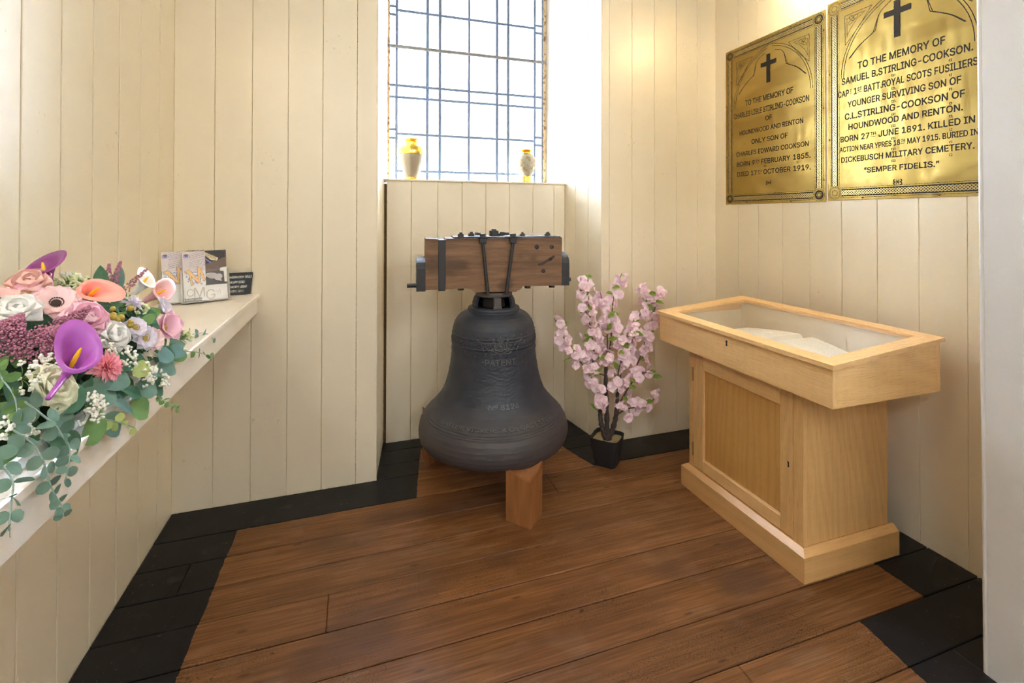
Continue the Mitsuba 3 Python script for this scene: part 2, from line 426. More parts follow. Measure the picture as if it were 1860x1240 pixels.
# masonry below and round the window
struct('wall_masonry', cat([box(-.2, 1.7, YW + .03, YW + .45, -.2, SILL - .012), box(-.2, .19, YW + .02, YW + .45, SILL - .012, ZC), box(1.262, 1.7, YW + .02, YW + .45, SILL - .012, ZC), box(-.2, 1.7, YW + .02, YW + .45, 3.02, ZC + .2)]), 'plaster')
struct('ceiling', box(XL - .12, XR + .2, .3, YW + .03, ZC, ZC + .08), 'paint_white')

# the jamb of the opening at the right, and the room behind the camera
JX, JY = 1.777, .912
LEANJ = np.eye(4); LEANJ[0, 2] = -.0085
struct('wall_jamb', xf(cat([quadprism([(JX + .012, .33), (XR + .9, .33), (XR + .9, JY), (JX + .012, JY)], -.08, ZC), quadprism([(JX, .33), (JX + .012, .33), (JX + .012, JY - .012), (JX, JY - .012)], -.08, ZC)]), LEANJ), 'paint_white', label='pale painted jamb of the opening at the right edge')
part('wall_jamb', 'corner_bead', xf(tube([[JX + .006, JY - .006, 0], [JX + .006, JY - .006, ZC]], .0075, 12), LEANJ), 'paint_white', smooth=40)
NX0, NX1, NY0, NY1, NZ = -3.2, 4.2, -5.0, .33, 4.2
struct('wall_nave_left', box(NX0 - .1, NX0, NY0, NY1, 0, NZ), 'plaster')
struct('wall_nave_right', box(NX1, NX1 + .1, NY0, NY1, 0, NZ), 'plaster')
struct('wall_nave_rear', box(NX0 - .1, NX1 + .1, NY0 - .1, NY0, 0, NZ), 'plaster')
struct('wall_nave_front', cat([box(NX0, XL - .0205, .30, .345, 0, NZ), box(XR + .9, NX1, .30, .345, 0, NZ), box(XL - .03, XR + .95, .30, .345, ZC, NZ)]), 'plaster')
struct('ceiling_nave', box(NX0, NX1, NY0, NY1, NZ, NZ + .08), 'plaster')

# floor: a dark base, boards one by one, and a plain floor behind the camera
struct('floor', box(XL - .13, XR + .13, .17, 3.05, -.08, -.021), 'floor_gap')
struct('floor_nave', box(NX0 - .1, NX1 + .1, NY0 - .1, .1695, -.08, -.001), 'floor_wood')
ROWS = [.17, .33, .495, .66, .826, .992, 1.157, 1.324, 1.496, 1.661, 1.827, 1.986, 2.150, 2.319, YB, 2.67, 2.82, 2.935]
JOINT = {1.661: [-.085], 1.496: [-.62], 1.986: [-.60], .992: [1.10], 2.150: [.95], .66: [.4], 1.324: [1.55]}
for y0, y1 in zip(ROWS[:-1], ROWS[1:]):
    if y1 > 2.54:
        x0, x1 = (.10, 1.40)
    else:
        x0, x1 = XL + .001, XR - .001
    if y0 < .95:
        x1 = JX if y1 <= .93 else JX
    xs = [x0] + [v for v in JOINT.get(y0, []) if x0 < v < x1] + [x1]
    for a, b in zip(xs[:-1], xs[1:]):
        dz = -.0007 * rng.random()
        part('floor', 'plank', cbox(a + .0006, b - .0006, y0 + .0017 + .0016 * rng.random() ** 2, y1 - .0018, -.02, dz, .0024), 'floor_wood')
part('floor', 'plank', cbox(JX, XR - .001, .9125, .9905, -.02, 0, .0016), 'floor_wood')

# ------------------------------------------------------------------ leaded window
win = 'window_1'
VX = [.197, .246, .441, .522, .717, .912, .991, 1.185, 1.241]
HZ = [1.636, 1.872, 2.105, 2.180, 2.424, 2.660, 2.900, 2.975]
ZT = 3.02
struct(win, cat([box(.180, .203, YW - .012, YW + .02, SILL, ZT), box(1.246, 1.266, YW - .012, YW + .02, SILL, ZT), box(.18, 1.266, YW - .012, YW + .02, ZT - .02, ZT)]), 'mortar')
def came(x0, x1, z0, z1, w=.0155, m='lead', d=.005):
    if abs(x1 - x0) < 1e-6:
        part(win, 'came', cbox(x0 - w / 2, x0 + w / 2, YW - d, YW + d, z0, z1, .0015), m)
    else:
        part(win, 'came', cbox(x0, x1, YW - d, YW + d, z0 - w / 2, z0 + w / 2, .0015), m)
for x in VX[:-1]:
    came(x, x, SILL, ZT, .0185 if x in (.441, .522, .991, .912) else .0155)
came(VX[-1], VX[-1], SILL, ZT, .008)
part(win, 'saddle_bar', cbox(.18, 1.26, YW - .020, YW - .006, 2.424 - .010, 2.424 + .010, .002), 'iron_bar')
part(win, 'saddle_bar', cbox(.18, 1.26, YW - .020, YW - .006, 2.900 - .010, 2.900 + .010, .002), 'iron_bar')
for z, a, b in [(1.636, .246, 1.185), (1.872, .246, 1.185), (2.105, .197, 1.241), (2.180, .197, 1.241), (2.424, .197, 1.241), (2.66, .246, 1.185), (2.9, .197, 1.241)]:
    came(a, b, z, z)
BZ = [1.844, 1.898, 2.105, 2.180, 2.424, 2.629, 2.681, 2.9]
for z in (1.844, 1.898, 2.629, 2.681):
    came(.197, .246, z, z); came(1.185, 1.241, z, z)
def pane(x0, x1, z0, z1):
    M = basis([(x0 + x1) / 2, YW, (z0 + z1) / 2], [(x1 - x0) / 2, 0, 0], [0, 0, (z1 - z0) / 2], [0, -1, 0])
    scene[part_key(win, 'pane')] = {'type': 'rectangle', 'to_world': T(M), 'bsdf': {'type': 'ref', 'id': 'pane_glass'}}
zs = [SILL, 1.636, 1.872, 2.105, 2.18, 2.424, 2.66, 2.9, ZT]
for i in range(1, 7):
    for a, b in zip(zs[:-1], zs[1:]):
        pane(VX[i], VX[i + 1], a, b)
zb = [SILL] + BZ + [ZT]
for a, b in zip(zb[:-1], zb[1:]):
    pane(VX[0], VX[1], a, b); pane(VX[7], VX[8], a, b)

# ------------------------------------------------------------------ lamps (just out of the picture: wall lights for both side walls, unseen globes lighting the room from behind)
def emit(col, g):
    return {'type': 'area', 'radiance': rgb([c * g for c in col])}
def wall_light(key, c, inward, label, g):
    """An out-of-view brass picture light: back plate, two arms, a half-round hood and a tube bulb."""
    thing(key, label, 'lamp')
    c = np.array(c, float); n = np.array(inward, float)
    along = np.array([n[1], -n[0], 0])
    M = basis(c, along, n, [0, 0, 1])
    part(key, 'back_plate', xf(cbox(-.06, .06, .0, .012, -.05, .05, .004), M), 'lamp_metal')
    for s in (-.045, .045):
        part(key, 'arm', xf(tube(curve([[s, .01, 0], [s, .07, .03], [s, .12, .03]], 8), .005, 8), M), 'lamp_metal', smooth=True)
    a = np.linspace(0, math.pi, 13)
    outer = [(.125 + .05 * math.cos(t), .0 + .05 * math.sin(t)) for t in a]
    inner = [(.125 + .046 * math.cos(t), .0 + .046 * math.sin(t)) for t in a[::-1]]
    hood = extr(Polygon(outer + inner), .34)
    part(key, 'hood', xf(xf(hood, basis([-.17, 0, 0], [0, 1, 0], [0, 0, 1], [1, 0, 0])), M), 'lamp_metal')
    k = part(key, 'bulb', xf(tube([[-.15, .125, -.004], [.15, .125, -.004]], [.016, .016], 14), M), 'paper')
    scene[k]['emitter'] = emit(WARM, g)
wall_light('unseen_wall_lamp', (XR, 1.76, 2.66), (-1, 0, 0), 'out of view brass picture light, lighting the right wall above the memorial plaques', LAMP_R)
wall_light('unseen_wall_lamp_001', (XL, .62, 2.62), (1, 0, 0), 'unseen brass picture light, placed to light the left wall and the shelf', LAMP_L)
for k, (x, y, z) in enumerate([(-1.2, -1.6, 2.9), (1.9, -1.6, 2.9), (.4, -3.4, 2.9)]):  # unseen globes, placed to light the room from behind the camera
    key = 'unseen_globe_lamp' + (f'_{k:03d}' if k else '')
    thing(key, ('unseen white globe lamp behind the camera, placed to light the room from the left', 'unseen white globe lamp behind the camera, placed to light the room from the right', 'unseen white globe lamp farthest behind the camera, placed to light the room')[k], 'lamp', 'unseen globe lamps lighting the room from behind')
    part(key, 'cord', cyl([x, y, z + .24], [x, y, NZ], .006, 8), 'black_iron')
    part(key, 'cap', lathe([(.0, z + .29), (.05, z + .28), (.06, z + .22), (0, z + .22)], 20).apply_translation([x, y, 0]), 'lamp_metal')
    g = part(key, 'globe', trimesh.creation.icosphere(3, .25).apply_translation([x, y, z]), 'paper', smooth=True)
    scene[g]['emitter'] = emit((.95, .98, 1.0), UNSEEN_GLOBES)

# ------------------------------------------------------------------ shelf along the left wall
sh = 'shelf'
thing(sh, 'cream painted wooden shelf along the left wall carrying the flowers', 'shelf')
SZ = .980
part(sh, 'top_board', xf(cbox(XL + .001, -.428, .36, YB - .001, SZ - .022, SZ, .004), np.eye(4)), 'paint_shelf_lit')
part(sh, 'fascia', cbox(-.462, -.440, .36, YB - .001, .887, SZ - .0225, .002), 'paint_shelf_lit')
for y in (.6, 1.5, 2.35):
    pr = Polygon([(XL + .001, .957), (-.463, .957), (-.463, .90), (XL + .03, .70), (XL + .001, .70)])
    part(sh, 'bracket', xf(extr(pr, .025), basis([0, y, 0], [1, 0, 0], [0, 0, 1], [0, -1, 0])), 'paint_cream')

# ------------------------------------------------------------------ the bell
BX, BY = .684, 2.375
PROF = [(.300, .240), (.318, .222), (.336, .214), (.352, .215), (.366, .224), (.3755, .240), (.3805, .258), (.3815, .278), (.378, .302),
        (.3705, .325), (.360, .343), (.3575, .344), (.3565, .349), (.3525, .352), (.3500, .353), (.3490, .358), (.3445, .362), (.3415, .363), (.340, .368),
        (.322, .385), (.306, .402), (.291, .418), (.277, .437), (.265, .456), (.255, .478), (.246, .502), (.239, .526), (.2325, .552), (.227, .580), (.2225, .606),
        (.2195, .630), (.217, .652), (.2155, .672), (.2150, .703), (.2170, .707), (.2175, .713), (.2150, .717), (.2142, .731), (.2133, .746), (.2128, .750), (.2150, .754), (.2154, .760), (.2120, .764),
        (.2115, .768), (.2095, .780), (.2055, .798), (.199, .815), (.188, .832), (.174, .846), (.158, .856), (.144, .862), (.1345, .865), (.1325, .868), (.1335, .873),
        (.1335, .878), (.131, .883), (.124, .887), (.110, .888)]
PROF_IN = [(.075, .884), (.10, .87), (.16, .835), (.185, .79), (.195, .70), (.203, .62), (.222, .53), (.255, .44), (.285, .35), (.295, .28), (.300, .240)]
pz = np.array([z for r, z in PROF[5:]]); prr = np.array([r for r, z in PROF[5:]])
def bell_r(z):
    return np.interp(z, pz, prr)
bell = 'bell'
thing(bell, 'dark cast steel church bell with a wooden headstock, resting on wooden blocks below the window', 'bell')
def bell_mesh():
    pr = np.array(PROF)
    # densify the outside
    seg = np.linalg.norm(np.diff(pr, axis=0), axis=1); s = np.r_[0, np.cumsum(seg)]
    ss = np.union1d(np.linspace(0, s[-1], 230), s)
    q = np.stack([np.interp(ss, s, pr[:, 0]), np.interp(ss, s, pr[:, 1])], 1)
    n = 420
    th = np.arange(n) * 2 * np.pi / n
    R = np.repeat(q[:, :1], n, 1); Z = np.repeat(q[:, 1:], n, 1); TH = np.repeat(th[None], len(q), 0)
    X = np.stack([R * np.cos(TH), R * np.sin(TH), Z], -1)
    nz = meshkit.fbm(X * 26, 3, 1) - .5
    fine = meshkit.fbm(X * 95, 2, 4) - .5
    R = R + .0013 * nz + .0010 * fine
    # foliage band between the two fillets, with a fringe of drops below
    band = np.clip(1 - np.abs(Z - .7335) / .0175, 0, 1) ** .5
    fol = np.abs(np.sin(TH * 46 + 2.0 * np.sin(TH * 9)) * np.cos((Z - .7335) * 190 + 3 * np.sin(TH * 23)))
    R = R + band * (.0045 * fol + .003 * (meshkit.noise(X * 130, 3) - .4))
    fr = np.clip((.704 - Z) / .03, 0, 1) * (Z > .677) * (np.abs(((TH * 26 / np.pi) % 2) - 1) < .16 + .3 * np.abs(Z - .684) / .03)
    R = R + .0035 * fr
    up = np.clip((Z - .763) / .014, 0, 1) * (Z < .777) * (np.abs(((TH * 30 / np.pi) % 2) - 1) < .2)
    R = R + .003 * up
    V = np.stack([BX + R * np.cos(TH), BY + R * np.sin(TH), Z], -1).reshape(-1, 3)
    F = []
    i = np.arange(n); j = (i + 1) % n
    for k in range(len(q) - 1):
        F.append(np.stack([k * n + i, k * n + j, (k + 1) * n + j], 1)); F.append(np.stack([k * n + i, (k + 1) * n + j, (k + 1) * n + i], 1))
    return trimesh.Trimesh(V, np.vstack(F), process=False)
part(bell, 'body', bell_mesh(), 'cast_steel', smooth=True)
part(bell, 'inner_wall', lathe(PROF_IN, 64).apply_translation([BX, BY, 0]), 'cast_steel', smooth=60)
# crown: ring wall with openings, a front post and the top plate
def arc_wall(r0, z0, r1, z1, a0, a1, t=.014, n=14):
    a = np.linspace(a0, a1, n)
    V = []
    for (r, z) in ((r0, z0), (r1, z1), (r1 - t, z1), (r0 - t, z0)):
        V.append(np.stack([BX + r * np.cos(a), BY + r * np.sin(a), np.full(n, z)], 1))
    V = np.vstack(V)
    F = []
    for k in range(4):
        A, B = k * n, ((k + 1) % 4) * n
        for i in range(n - 1):
            F += [[A + i, A + i + 1, B + i + 1], [A + i, B + i + 1, B + i]]
    e = [0, n, 2 * n, 3 * n]; g = [x + n - 1 for x in e]
    F += [[e[0], e[1], e[2]], [e[0], e[2], e[3]], [g[0], g[2], g[1]], [g[0], g[3], g[2]]]
    return trimesh.Trimesh(V, F)
def arc_dome(a0, a1):
    P = [(.112, .886), (.112, .905), (.106, .925), (.098, .940)]
    return cat([arc_wall(p[0], p[1], q[0], q[1], a0, a1) for p, q in zip(P[:-1], P[1:])])
fa = math.atan2(-BY, -BX + .06)      # the side that faces the room
part(bell, 'crown', cat([arc_dome(fa + .98, fa + 2 * math.pi - .98)]), 'cast_steel')
crown = part_key(bell, 'crown_post')
pd = np.array([math.cos(fa + .16), math.sin(fa + .16)])
PM = basis([BX, BY, 0], [-pd[1], pd[0], 0], [-pd[0], -pd[1], 0], [0, 0, 1])
add(crown, xf(cat([cbox(-.019, .019, -.108, -.07, .884, .942, .004), cbox(-.022, .022, -.112, -.10, .884, .900, .004)]), PM), 'grey_iron')
part(bell, 'crown_shade_core', lathe([(.001, .885), (.060, .885), (.055, .94), (.001, .94)], 28).apply_translation([BX, BY, 0]), 'dark_hole', smooth=40)  # near-black core painted for the shade inside the crown openings
part(bell, 'crown_plate', lathe([(.001, .935), (.084, .936), (.093, .942), (.095, .950), (.093, .963), (.086, .968), (.001, .968)], 48).apply_translation([BX, BY, 0]), 'grey_iron', smooth=40)
# raised lettering wrapped round the bell
def wrap(m, a_mid, z0, lift=.0008):
    """Mesh lettering (x right, y up, z out) laid onto the bell: x becomes the arc, y runs up the profile."""
    m = m.subdivide() if len(m.faces) < 60 else m
    v = m.vertices.copy()
    arc = np.r_[0, np.cumsum(np.hypot(np.diff(prr), np.diff(pz)))]
    s0 = np.interp(z0, pz, arc)
    s = s0 + v[:, 1]
    r, z = np.interp(s, arc, prr), np.interp(s, arc, pz)
    dr_, dz_ = np.interp(s + .004, arc, prr) - np.interp(s - .004, arc, prr), np.interp(s + .004, arc, pz) - np.interp(s - .004, arc, pz)
    L = np.hypot(dr_, dz_)
    nr, nz = dz_ / L, -dr_ / L
    out = v[:, 2] + lift
    rm = bell_r(z0)
    a = a_mid + v[:, 0] / rm
    R = r + nr * out
    m = m.copy()
    m.vertices = np.stack([BX + R * np.cos(a), BY + R * np.sin(a), z + nz * out], 1)
    return m
def bell_text(name, s, cap, a_mid, z0, width=None):
    m = text(s, cap, width, depth=.0042, bold=True)
    b = m.bounds
    m.apply_translation([-(b[0][0] + b[1][0]) / 2, 0, -.001])
    part(bell, name, wrap(m, a_mid, z0), 'cast_relief')
va = math.atan2(-BY, -BX)            # towards the camera
bell_text('lettering', 'PATENT', .026, va + .155, .643, .150)
bell_text('lettering', 'Nº 8126', .022, va + .19, .452, .148)
bell_text('lettering', 'NAYLOR VICKERS & Co CAST STEEL', .019, va + .09, .376, .62)
# coat of arms on the band: shield, crown, supporters and scrolls
def relief():
    ms = []
    def blob(x, y, r, h=.5):
        s = trimesh.creation.icosphere(1, r); s.apply_scale([1, 1, h]); s.apply_translation([x, y, 0]); ms.append(s)
    def line(pts, r=.0022):
        ms.append(tube([[x, y, .001] for x, y in curve(pts, 14)[:, :2]], r, 6))
    line([(.02 * math.cos(t), .02 * math.sin(t) - .006) for t in np.linspace(0, 2 * math.pi, 9)], .003)
    line([(.0125 * math.cos(t), .0125 * math.sin(t) - .006) for t in np.linspace(0, 2 * math.pi, 9)], .0016)
    blob(0, -.006, .009, .4)
    line([(-.012, .020), (-.013, .031), (0, .034), (.013, .031), (.012, .020)]); line([(-.013, .0205), (0, .0185), (.013, .0205)], .003); line([(0, .020), (0, .050)], .0015); line([(-.004, .043), (.004, .043)], .0013)
    for k in range(-2, 3):
        blob(k * .005, .024, .0028, .8)
    for s in (-1, 1):
        line([(s * .020, -.022), (s * .030, -.008), (s * .024, .008), (s * .034, .022), (s * .030, .032)], .0046)
        blob(s * .033, .030, .0065, .7)
        line([(s * .030, .010), (s * .042, .016), (s * .050, .008)], .0026); line([(s * .028, -.012), (s * .044, -.020), (s * .040, -.030)], .003)
        line([(0, -.040), (s * .018, -.034), (s * .036, -.040), (s * .054, -.030)], .0032); line([(s * .012, -.030), (s * .03, -.026), (s * .05, -.018)], .0024)
        for k in range(7):
            blob(s * (.04 + .008 * k), -.012 + .012 * math.sin(k * 2.1), .0042, .6)
        line([(s * .05, .016), (s * .075, .010), (s * .10, .018), (s * .112, .028)], .0028)
    line([(-.004, -.036), (0, -.052), (.004, -.036)], .0025)
    return cat(ms)
part(bell, 'coat_of_arms', wrap(relief(), va + .155, .733, .001), 'cast_relief')

# headstock and its ironwork
HA = -.105
M_hs = basis([BX, BY, 0], [math.cos(HA), math.sin(HA), 0], [-math.sin(HA), math.cos(HA), 0], [0, 0, 1])
def hs(m):
    return xf(m, M_hs)
prof = [(-.352, .9905), (-.152, .9935), (-.138, .990), (-.128, .984), (-.112, .974), (-.106, .9725), (.096, .9705), (.104, .976), (.112, .976), (.124, .986), (.130, .9955), (.336, .9945),
        (.337, 1.241), (.10, 1.2405), (-.17, 1.240), (-.252, 1.238), (-.257, 1.231), (-.291, 1.2285), (-.294, 1.236), (-.3515, 1.2385)]
beam = extr(Polygon(prof), .20)
part(bell, 'headstock', hs(xf(beam, basis([0, .10, 0], [1, 0, 0], [0, 0, 1], [0, -1, 0]))), 'stock_wood')
part(bell, 'strap', hs(cat([cbox(-.291, -.257, -.1045, -.098, .990, 1.2285, .001), cbox(-.291, -.257, -.1045, .1045, 1.2285, 1.2325, .001), cbox(-.291, -.257, -.1045, .1045, .9855, .990, .001), cbox(-.291, -.257, .098, .1045, .990, 1.2285, .001)])), 'black_iron')
part(bell, 'top_plate', hs(cbox(-.215, .335, -.085, .09, 1.2405, 1.2460, .002)), 'black_iron')
for (xt, xb) in ((-.076, -.050), (.077, .045)):
    part(bell, 'stirrup_rod', hs(tube([[xb, -.110, .960], [xb, -.111, .972], [xt, -.113, 1.222], [xt, -.113, 1.262]], [.0085] * 4, 12)), 'black_iron', smooth=40)
    part(bell, 'rod_bracket', hs(cat([cbox(xt - .026, xt + .026, -.128, .04, 1.241, 1.249, .002), cbox(xt - .017, xt + .017, -.128, -.100, 1.215, 1.2410, .002)])), 'black_iron')
    part(bell, 'nut', hs(hexnut([xt, -.113, 1.2555], .0155, .013)), 'black_iron')
    part(bell, 'stirrup_rod', hs(tube([[xb, .110, .960], [xt, .113, 1.262]], [.0085] * 2, 12)), 'black_iron', smooth=40)
    part(bell, 'nut', hs(hexnut([xt, .05, 1.2555], .0155, .013)), 'black_iron')
for x, y, r, h in ((-.178, -.06, .015, .014), (-.118, .0, .016, .014), (.0, .0, .025, .028), (.045, .03, .016, .012), (.145, -.03, .014, .012), (.272, -.05, .013, .011), (.298, .02, .013, .012)):
    part(bell, 'bolt', hs(cat([hexnut([x, y, 1.246 + h / 2], r, h), cyl([x, y, 1.246 + h], [x, y, 1.246 + h + .008], r * .5, 10)])), 'black_iron')
for x in (-.178, .165, .295):
    part(bell, 'bolt', hs(hexnut([x, -.06, .987], .016, .014)), 'black_iron')
for x, z, r in ((.203, 1.194, .011), (.282, 1.193, .010), (.276, 1.132, .009), (.238, 1.071, .010)):
    part(bell, 'bolt', hs(cat([xf(lathe([(.0, .0), (r, .0), (r, .004), (r * .65, .006), (r * .6, .002), (0, .002)], 20), basis([x, -.0995, z], [1, 0, 0], [0, 0, 1], [0, -1, 0]))])), 'black_iron')
part(bell, 'burn_mark', hs(xf(extr(LineString([(.214, 1.103), (.232, 1.107), (.262, 1.124), (.292, 1.142)]).buffer(.0065), .0006), basis([0, -.1, 0], [1, 0, 0], [0, 0, 1], [0, -1, 0]))), 'burnt_wood')
def gudgeon(x0, x1, ztop, zbot):
    w = .098
    pts = [(-w, zbot), (w, zbot), (w, ztop - .05)] + [(w * math.cos(t), ztop - .05 + .05 * math.sin(t)) for t in np.linspace(.15, math.pi - .15, 14)] + [(-w, ztop - .05)]
    return xf(extr(Polygon(pts), abs(x1 - x0)), basis([min(x0, x1), 0, 0], [0, 1, 0], [0, 0, 1], [1, 0, 0]))
part(bell, 'gudgeon_plate', hs(gudgeon(-.395, -.3525, 1.145, .985)), 'black_iron')
part(bell, 'gudgeon_plate', hs(gudgeon(.3375, .378, 1.160, .993)), 'black_iron')
part(bell, 'gudgeon_pin', hs(cyl([-.44, -.02, 1.004], [-.394, -.02, 1.004], .0105, 14)), 'black_iron', smooth=40)
part(bell, 'gudgeon_pin', hs(cyl([.377, -.02, 1.013], [.41, -.02, 1.013], .0105, 14)), 'black_iron', smooth=40)

# wooden blocks under the rim: a three-sided prism with its corner outwards, the top hollowed
def block(front, left, right, ztop_f, ztop_b):
    f, l, r = (np.array(p, float) for p in (front, left, right))
    mid = (l + r) / 2; back = mid + (mid - f) * .25
    n = 14
    V, F = [], []
    ring = [f, r, r + (back - mid), l + (back - mid), l]
    # top surface as a fan of strips between the two back corners and the front corner
    m = 13
    P = grid(lambda u, v: np.stack([(l[0] * (1 - u) + r[0] * u) * (1 - v) + f[0] * v, (l[1] * (1 - u) + r[1] * u) * (1 - v) + f[1] * v,
             ztop_b + (ztop_f - ztop_b) * v - .030 * np.sin(np.pi * u) * (1 - v) - .014 * np.sin(np.pi * v)], -1), m, m)
    def side(a, b, idx):
        top = P.vertices.reshape(m, m, 3)[idx]
        bot = top.copy(); bot[:, 2] = 0.0
        V = np.vstack([top, bot]); k = len(top)
        F = []
        for i in range(k - 1):
            F += [[i, i + 1, k + i + 1], [i, k + i + 1, k + i]]
        return trimesh.Trimesh(V, F, process=False)
    rows = [side(0, 0, np.s_[0, :]), side(0, 0, np.s_[-1, :]), side(0, 0, np.s_[:, 0])]
    g = cat([P] + rows + [trimesh.Trimesh(np.array([[*f, 0.0], [*l, 0.0], [*r, 0.0]]), [[0, 1, 2]], process=False)])
    return g
add('support_block', block((.723, 1.927), (.640, 2.021), (.812, 2.017), .196, .241), 'block_wood', label='small brown wooden block under the front of the bell rim', category='block')
add('support_block_001', block((.365, 2.715), (.507, 2.699), (.379, 2.583), .272, .222), 'block_wood', label='brown wooden block half hidden behind the left of the bell', category='block')

# ------------------------------------------------------------------ memorial plaques
def lines_poly(pts, w, closed=False):
    p = list(pts) + ([pts[0]] if closed else [])
    return LineString(p).buffer(w / 2, cap_style=2, join_style=2)
def arc_pts(c, r, a0, a1, n=20):
    return [(c[0] + r * math.cos(a), c[1] + r * math.sin(a)) for a in np.linspace(a0, a1, n)]
def plaque(key, y_left, z0, W, Hh, rows, cross, label, band=.034, inset=.036, arch=None, lights=False):
    thing(key, label, 'plaque', 'brass memorial plaques on the right wall')
    M = basis([XR - .0005, y_left, z0], [0, -1, 0], [0, 0, 1], [-1, 0, 0])
    def put(name, mesh, m, smooth=False, **kw):
        return part(key, name, xf(mesh, M), m, smooth, **kw)
    TH = .003
    put('plate', cbox(0, W, 0, Hh, 0, TH, .0012), 'brass')
    # border: black band with woven strands, thin lines each side, round corner bosses
    c = inset
    corners = [(c, c), (W - c, c), (W - c, Hh - c), (c, Hh - c)]
    rr = .031
    strips, strands, fine = [], [], []
    for (a, b) in zip(corners, corners[1:] + corners[:1]):
        a, b = np.array(a), np.array(b)
        d = unit(b - a); nn = np.array([-d[1], d[0]]); L = np.linalg.norm(b - a)
        s0, s1 = rr + .002, L - rr - .002
        bw = band / 2
        strips.append(Polygon([a + d * s0 + nn * bw, a + d * s1 + nn * bw, a + d * s1 - nn * bw, a + d * s0 - nn * bw]))
        for o in (-bw - .006, bw + .006):
            fine.append(lines_poly([a + d * (s0 - .006) + nn * o, a + d * (s1 + .006) + nn * o], .0016))
        n_per = max(2, round((s1 - s0) / .050)); per = (s1 - s0) / n_per
        t = np.linspace(0, s1 - s0, n_per * 12 + 1)
        for k in range(4):
            y = (bw - .0045) * (2 / math.pi) * np.arcsin(.98 * np.sin(2 * np.pi * t / per + k * math.pi / 2))
            P = [a + d * (s0 + ti) + nn * yi for ti, yi in zip(t, y)]
            strands.append(LineString(P).buffer(.0017, cap_style=2, join_style=2, quad_segs=1))
    put('border_band', cat([extr(p, .0003) for p in strips]).apply_translation([0, 0, TH]), 'enamel')
    put('border_lines', cat([extr(p, .0003) for p in fine]).apply_translation([0, 0, TH]), 'enamel')
    put('border_knotwork', cat([extr(p, .0005) for p in strands]).apply_translation([0, 0, TH + .0002]), 'brass_strand')
    for (x, y) in corners:
        P0 = Point(x, y)
        star = Polygon([(x + r * math.cos(a), y + r * math.sin(a)) for a, r in zip(np.arange(16) * math.pi / 8, [.0175, .0125] * 8)])
        star_in = affinity.scale(star, .82, .82, origin=(x, y))
        dark = unary_union([P0.buffer(rr).difference(P0.buffer(rr - .002)), P0.buffer(rr - .007).difference(star), star_in.difference(P0.buffer(.0085))]) if not lights else unary_union([P0.buffer(rr).difference(P0.buffer(rr - .002)), P0.buffer(rr - .006).difference(P0.buffer(rr - .0075)), star.difference(star_in)])
        put('corner_boss', extr(dark, .0004).apply_translation([0, 0, TH]), 'enamel')
    # pointed arch, cusps and the knots in the spandrels
    cx = W / 2
    A0, A1 = .588, Hh - .058
    xl = .070
    h = A1 - A0
    ccx = ((cx ** 2 - xl ** 2) + h * h) / (2 * (cx - xl))
    rad = ccx - xl
    tracery = []
    for s in (0, 1):
        def mir(P):
            return [(2 * cx - x, y) if s else (x, y) for x, y in P]
        at = math.acos(min(1, (ccx - cx) / rad))
        for dr_ in (0, -.012):
            tracery.append(lines_poly(mir(arc_pts((ccx, A0), rad + dr_, math.pi, math.pi - at * (.985 if dr_ == 0 else .95), 26)), .0028))
        cu = (.219, A0 + .162)
        for o in (0, .009):
            hi = curve([(cx - .035, A1 - .042), (cu[0] + .030, cu[1] + .085), (cu[0] + .010 - o, cu[1] + .012 - o * .4)], 14)
            lo = curve([(cu[0] + .010 - o, cu[1] + .012 - o * .4), (.160 - o * .3, cu[1] - .030), (.112 - o * .5, A0 + .085)], 14)
            tracery.append(lines_poly(mir([tuple(p) for p in np.vstack([hi, lo[1:]])]), .0028))
        tri = mir([(.089, Hh - .092), (.214, Hh - .090), (.160, Hh - .160), (.118, Hh - .205), (.090, Hh - .232)])
        tracery.append(lines_poly(tri, .0024, True))
        k = (.128, Hh - .122)
        for a in (0.6, 2.2, 3.8):
            e = affinity.rotate(affinity.scale(Point(k[0] + .010, k[1]).buffer(1, 8), .017, .0075), math.degrees(a), origin=k)
            e = Polygon(mir(list(e.exterior.coords)))
            tracery.append(e.exterior.buffer(.0011))
        tr2 = mir([(.098, Hh - .110), (.135, Hh - .103), (.184, Hh - .103), (.148, Hh - .125), (.112, Hh - .165), (.100, Hh - .195), (.099, Hh - .150)])
        tracery.append(lines_poly(tr2, .0018, True))
    put('tracery', cat([extr(g, .0004) for g in tracery]).apply_translation([0, 0, TH]), 'enamel')
    # the cross
    x0, zt, zb, za, arm, cw = cross
    cr = unary_union([shapely.box(x0 - cw, zb, x0 + cw, zt), shapely.box(x0 - arm, za - cw, x0 + arm, za + cw)])
    put('cross', extr(cr, .0016).apply_translation([0, 0, TH]), 'enamel')
    # lettering, line by line
    for (sx, ex, zz, cap, words, bold) in rows:
        if isinstance(words, str):
            m = text(words, cap, ex - sx, .0005, True)
        else:
            ms, x = [], 0.0
            for w, up in words:
                x += cap * .42 * (len(w) - len(w.lstrip()))
                g = text(w.strip(), cap * (.55 if up else 1), None, .0005, True)
                b = g.bounds
                g.apply_translation([x, cap * .42 if up else 0, 0]); ms.append(g)
                x += b[1][0] + cap * (.10 if up else .20)
                if up:
                    ms.append(box(x - cap * .10 - b[1][0], x - cap * .12, cap * .16, cap * .24, 0, .0005))
                if w.endswith(' '):
                    x += cap * .3
            m = cat(ms); b = m.bounds
            m.apply_translation([-b[0][0], 0, 0]); m.apply_scale([(ex - sx) / (b[1][0] - b[0][0]), 1, 1])
        put('lettering', m.apply_translation([sx, zz, TH]), 'enamel')
    # small ornament under the text, and square dots between the words
    xo, zo = cross[0], rows[-1][2] - .052
